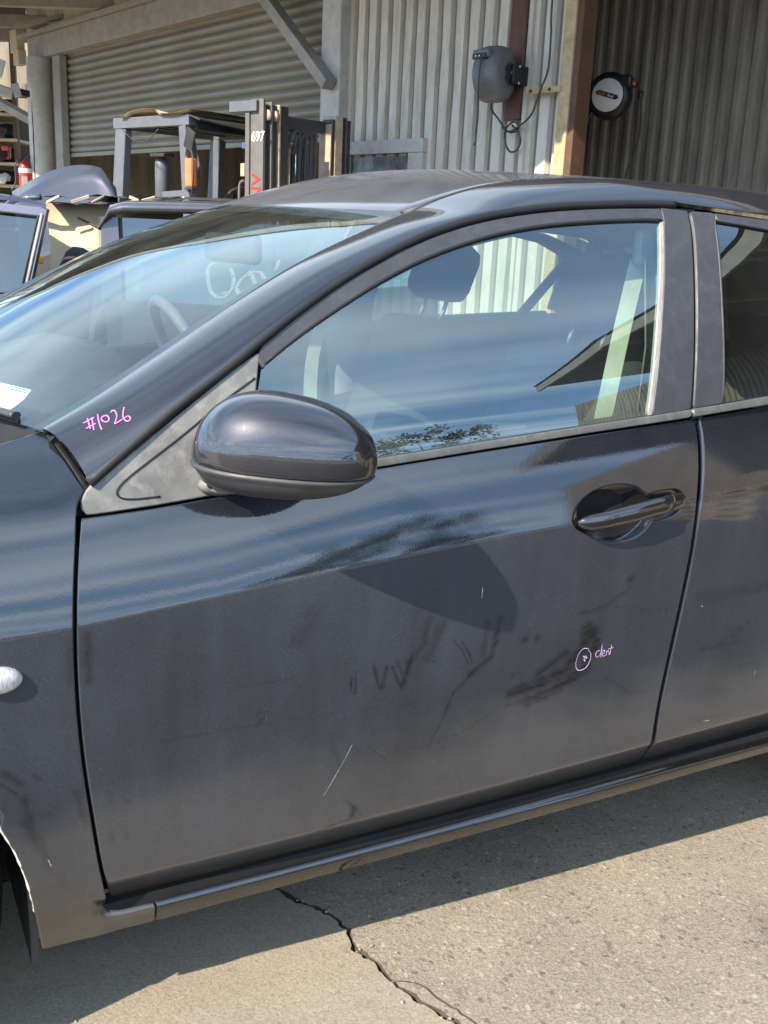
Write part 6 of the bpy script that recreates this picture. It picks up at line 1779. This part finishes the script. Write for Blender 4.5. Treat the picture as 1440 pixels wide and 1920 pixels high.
# ---- beams under the far canopy
bmz = shed
MB().bar((0.9, 12.26, 3.70), (3.56, 10.889, 3.745), 0.10, 0.13, bev=0.006).build('beam', M['grey_timber'], bmz)
MB().bar((1.2, 13.9, 3.75), (3.193, 12.861, 3.772), 0.10, 0.16, bev=0.006).build('beam', M['grey_timber'], bmz)
MB().bar((2.0, 14.6, 3.80), (2.9, 14.2, 3.82), 0.10, 0.30, bev=0.006).build('beam', M['grey_timber'], bmz)
MB().bar((2.45, 12.75, 3.63), (3.05, 12.45, 3.78), 0.10, 0.05).build('beam_cleat', M['grey_timber'], bmz)

# ---- parts rack at the far left with black bumpers on its boards
rk = thing('parts_rack', 'timber boarded parts rack at the far left edge, stacked with dark panels', 'rack', (1.9, 15.2, -0.2))
RX = Vector((1.95, 15.0, 0)); ru = Vector((0.88, -0.47, 0)); rv = Vector((0.47, 0.88, 0))
RRm = Matrix((ru, rv, Vector((0, 0, 1)))).transposed()
zs_ = [1.05, 1.36, 1.68, 2.0, 2.34, 2.7, 3.05]
for a in (-1.6, 0.85):
    for b in (0.0, 0.9):
        MB().box(RX + ru * a + rv * b + Vector((0, 0, 1.9)), (0.07, 0.07, 4.2), RRm).build('rack_upright', M['rust'], rk)
for z in zs_:
    MB().box(RX + ru * -0.37 + rv * 0.4 + Vector((0, 0, z)), (2.5, 0.95, 0.045), RRm, bev=0.004).build('shelf_board', M['pale_timber'], rk)
MB().box(RX + ru * -0.37 + rv * 1.2 + Vector((0, 0, 1.9)), (3.0, 0.05, 4.4), RRm).build('rack_back', M['old_iron'], rk)
names = ['lowest', 'second lowest', 'third lowest', 'middle', 'third highest', 'second highest', 'topmost']
for i, z in enumerate(zs_[:-1]):
    rows = []
    r = random.Random(i)
    for t in np.linspace(0, 1, 14):
        a = -1.4 + 2.15 * t
        bow = 0.30 * (1 - (2 * t - 1) ** 2)
        rows.append([RX + ru * a + rv * (0.30 - bow + dy) + Vector((0, 0, z + 0.03 + dz * (0.8 + 0.2 * r.random()))) for dy, dz in ((0.12, 0.0), (0.0, 0.02), (-0.06, 0.09), (-0.03, 0.17), (0.05, 0.22), (0.15, 0.235))])
    o = MB().grid(rows).build('car_bumper', M['bumper_black'])
    tag(o, 'black plastic bumper on the %s board of the parts rack' % names[i], 'bumper', 'bumpers on the rack')
for i, z in enumerate(zs_[:-1]):
    r = random.Random(90 + i)
    rows = []
    for t in np.linspace(0, 1, 8):
        rows.append([RX + ru * (-0.9 + 1.55 * t + 0.1 * r.random()) + rv * (-0.14 + 0.1 * q) + Vector((0, 0, z + 0.03 + 0.16 * math.sin(q * 2.4) * (0.7 + 0.5 * math.sin(t * 5 + i)))) for q in np.linspace(0, 1.2, 7)])
    o = MB().grid(rows).build('body_panel', (M['bumper_black'], M['loose_paint'], M['white_paint'])[i % 3])
    md = o.modifiers.new('thickness', 'SOLIDIFY'); md.thickness = 0.01
    tag(o, '%s curved body panel lying on the %s board of the parts rack' % (('black', 'violet-grey', 'white')[i % 3], names[i]), 'car panel', 'loose panels on the rack')
rl_ = MB().box(RX + ru * 0.70 + rv * -0.05 + Vector((0, 0, 2.16)), (0.12, 0.1, 0.20), RRm, bev=0.02).build('tail_lamp', M['red'])
tag(rl_, 'red tail lamp at the end of a rack board', 'tail lamp')

# ---- paper card behind the windscreen and wiper
cardo = MB().add([Vector(p) + Vector((0.012, 0, -0.010)) for p in T['card']], [tuple(range(len(T['card'])))]).build('paper_card', M['paper'])
tag(cardo, 'white printed card lying behind the windscreen at the left edge', 'card')
for st in T['card_print']:
    MB().tube([Vector(p) + Vector((0.0115, -0.001, -0.0085)) for p in st], 0.0009, 4).build('print_line', M['ink'], cardo)

# ================================================================ what stands behind the photographer (seen in the paint and the glass)
def leaf_mat(name, col):
    m, n, l = mat_new(name)
    p = principled(n, l, Roughness=0.6)
    c = mixc(n, l, ramp(n, l, noise(n, l, 1.5, 4), 0.3, 0.7), tuple(x * 0.6 for x in col), tuple(x * 1.5 for x in col))
    l.new(c, p.inputs['Base Color'])
    return m
M['leaf'] = leaf_mat('gum_leaves', (0.060, 0.075, 0.030))
M['bark'] = plain('bark', (0.16, 0.13, 0.10), 0.9)
def tree(x, y, h, rad, label, seed):
    r = random.Random(seed)
    t = thing('tree', label, 'tree', (x, y, 0), 'trees across the road behind the photographer')
    tk = MB()
    base = Vector((x, y, -0.2)); top = Vector((x + r.uniform(-0.4, 0.4), y, h * 0.6))
    tk.tube([base, base.lerp(top, 0.5) + Vector((r.uniform(-0.2, 0.2), 0, 0)), top], [0.28, 0.2, 0.1], 8)
    ends = []
    for k in range(8):
        a = r.uniform(0, 6.28)
        e = Vector((x + rad * 0.75 * math.cos(a), y + rad * 0.75 * math.sin(a), h * r.uniform(0.5, 0.9)))
        tk.tube([base.lerp(top, r.uniform(0.5, 1)), e], [0.08, 0.02], 5)
        ends.append(e)
    tk.build('trunk', M['bark'], t)
    lf = MB()
    for k in range(26):
        e = r.choice(ends) + Vector((r.gauss(0, 0.3), r.gauss(0, 0.3), r.gauss(0, 0.22))) * rad
        rr_ = rad * r.uniform(0.18, 0.42)
        for q in range(60):
            d = Vector((r.gauss(0, 1), r.gauss(0, 1), r.gauss(0, 0.8))).normalized() * rr_ * r.uniform(0.4, 1.05)
            c = e + d
            s_ = r.uniform(0.08, 0.2)
            u_ = Vector((r.gauss(0, 1), r.gauss(0, 1), r.gauss(0, 1))).normalized() * s_
            v_ = u_.cross(Vector((r.gauss(0, 1), r.gauss(0, 1), r.gauss(0, 1)))).normalized() * s_ * 0.7
            lf.add([c - u_, c + v_, c + u_, c - v_], [(0, 1, 2, 3)])
    me = bpy.data.meshes.new('crown'); me.from_pydata([tuple(v) for v in lf.v], [], lf.f)
    new_obj('crown', me, M['leaf'], t)
spots = [(17, 40, 5.6, 2.6, 'low round tree at the left end of the row across the road'), (20.5, 41, 8.6, 3.2, 'tall bushy tree second from the left end of the row'),
         (24.5, 43, 9.0, 3.4, 'tallest bushy tree in the middle of the row'), (28.5, 44, 5.8, 2.4, 'low tree at the right end of the row')]
for i, (az, dist, h, rad, lab) in enumerate(spots):
    a = math.radians(az)
    tree(1.0 + dist * math.sin(a), -0.9 - dist * math.cos(a), h, rad, lab, 20 + i)
# stacks of timber pallets and a dark rack in the open bay to the right of the camera
pr = thing('steel_rack', 'tall dark steel rack along the back of the open bay behind the photographer', 'rack', WP(-4.5, -0.2, -1.5))
for s in (-1.2, -3.2, -5.2, -7.2):
    for o in (-1.0, -1.8):
        wbox(MB(), s - 0.04, s + 0.04, -0.3, 3.4, o - 0.04, o + 0.04).build('rack_upright', M['rust'], pr)
for z in (1.45, 2.35):
    for o in (-0.96, -1.76):
        wbox(MB(), -7.2, -1.2, z, z + 0.11, o - 0.03, o + 0.03).build('rack_beam', M['rust'], pr)
    wbox(MB(), -7.1, -1.3, z + 0.113, z + 0.14, -1.75, -0.97).build('rack_deck', M['dark_roof'], pr)
def pallet(s, o, z, label, rot):
    mb = MB()
    for k in range(7):
        wbox(mb, s - 0.55, s + 0.55, z + 0.115, z + 0.14, o - 0.55 + k * 0.165, o - 0.55 + k * 0.165 + 0.11)
    for k in range(3):
        wbox(mb, s - 0.55 + k * 0.5, s - 0.55 + k * 0.5 + 0.10, z + 0.02, z + 0.113, o - 0.55, o + 0.55)
    wbox(mb, s - 0.55, s + 0.55, z, z + 0.018, o - 0.55, o - 0.45); wbox(mb, s - 0.55, s + 0.55, z, z + 0.018, o + 0.44, o + 0.55)
    tag(mb.build('pallet', M['pale_timber'] if rot else M['rust_white']), label, 'pallet', 'pallets stacked in the open bay')
ordn = ('lowest', 'second', 'third', 'fourth', 'topmost')
for si, (s, o) in enumerate(((-1.0, 0.2), (-2.6, 0.0), (-4.3, 0.1), (-6.0, 0.2))):
    for k in range(5):
        pallet(s + 0.03 * (k % 2), o + 0.02 * (k % 3), -0.168 + k * 0.19, '%s timber pallet in the %s stack of the open bay' % (ordn[k], ('nearest', 'second nearest', 'third', 'farthest')[si]), (k + si) % 3)
# low fence across the yard
fn_ = thing('yard_fence', 'long pale sheet fence along the far side of the yard', 'fence', (0, -32, 0))
for k in range(24):
    x0 = -45 + k * 3.4
    MB().box((x0 + 1.7, -33 - 0.02 * (k % 2), 0.75), (3.38, 0.05, 1.6)).build('fence_panel', M['galv'] if k % 3 else M['galv_b'], fn_)
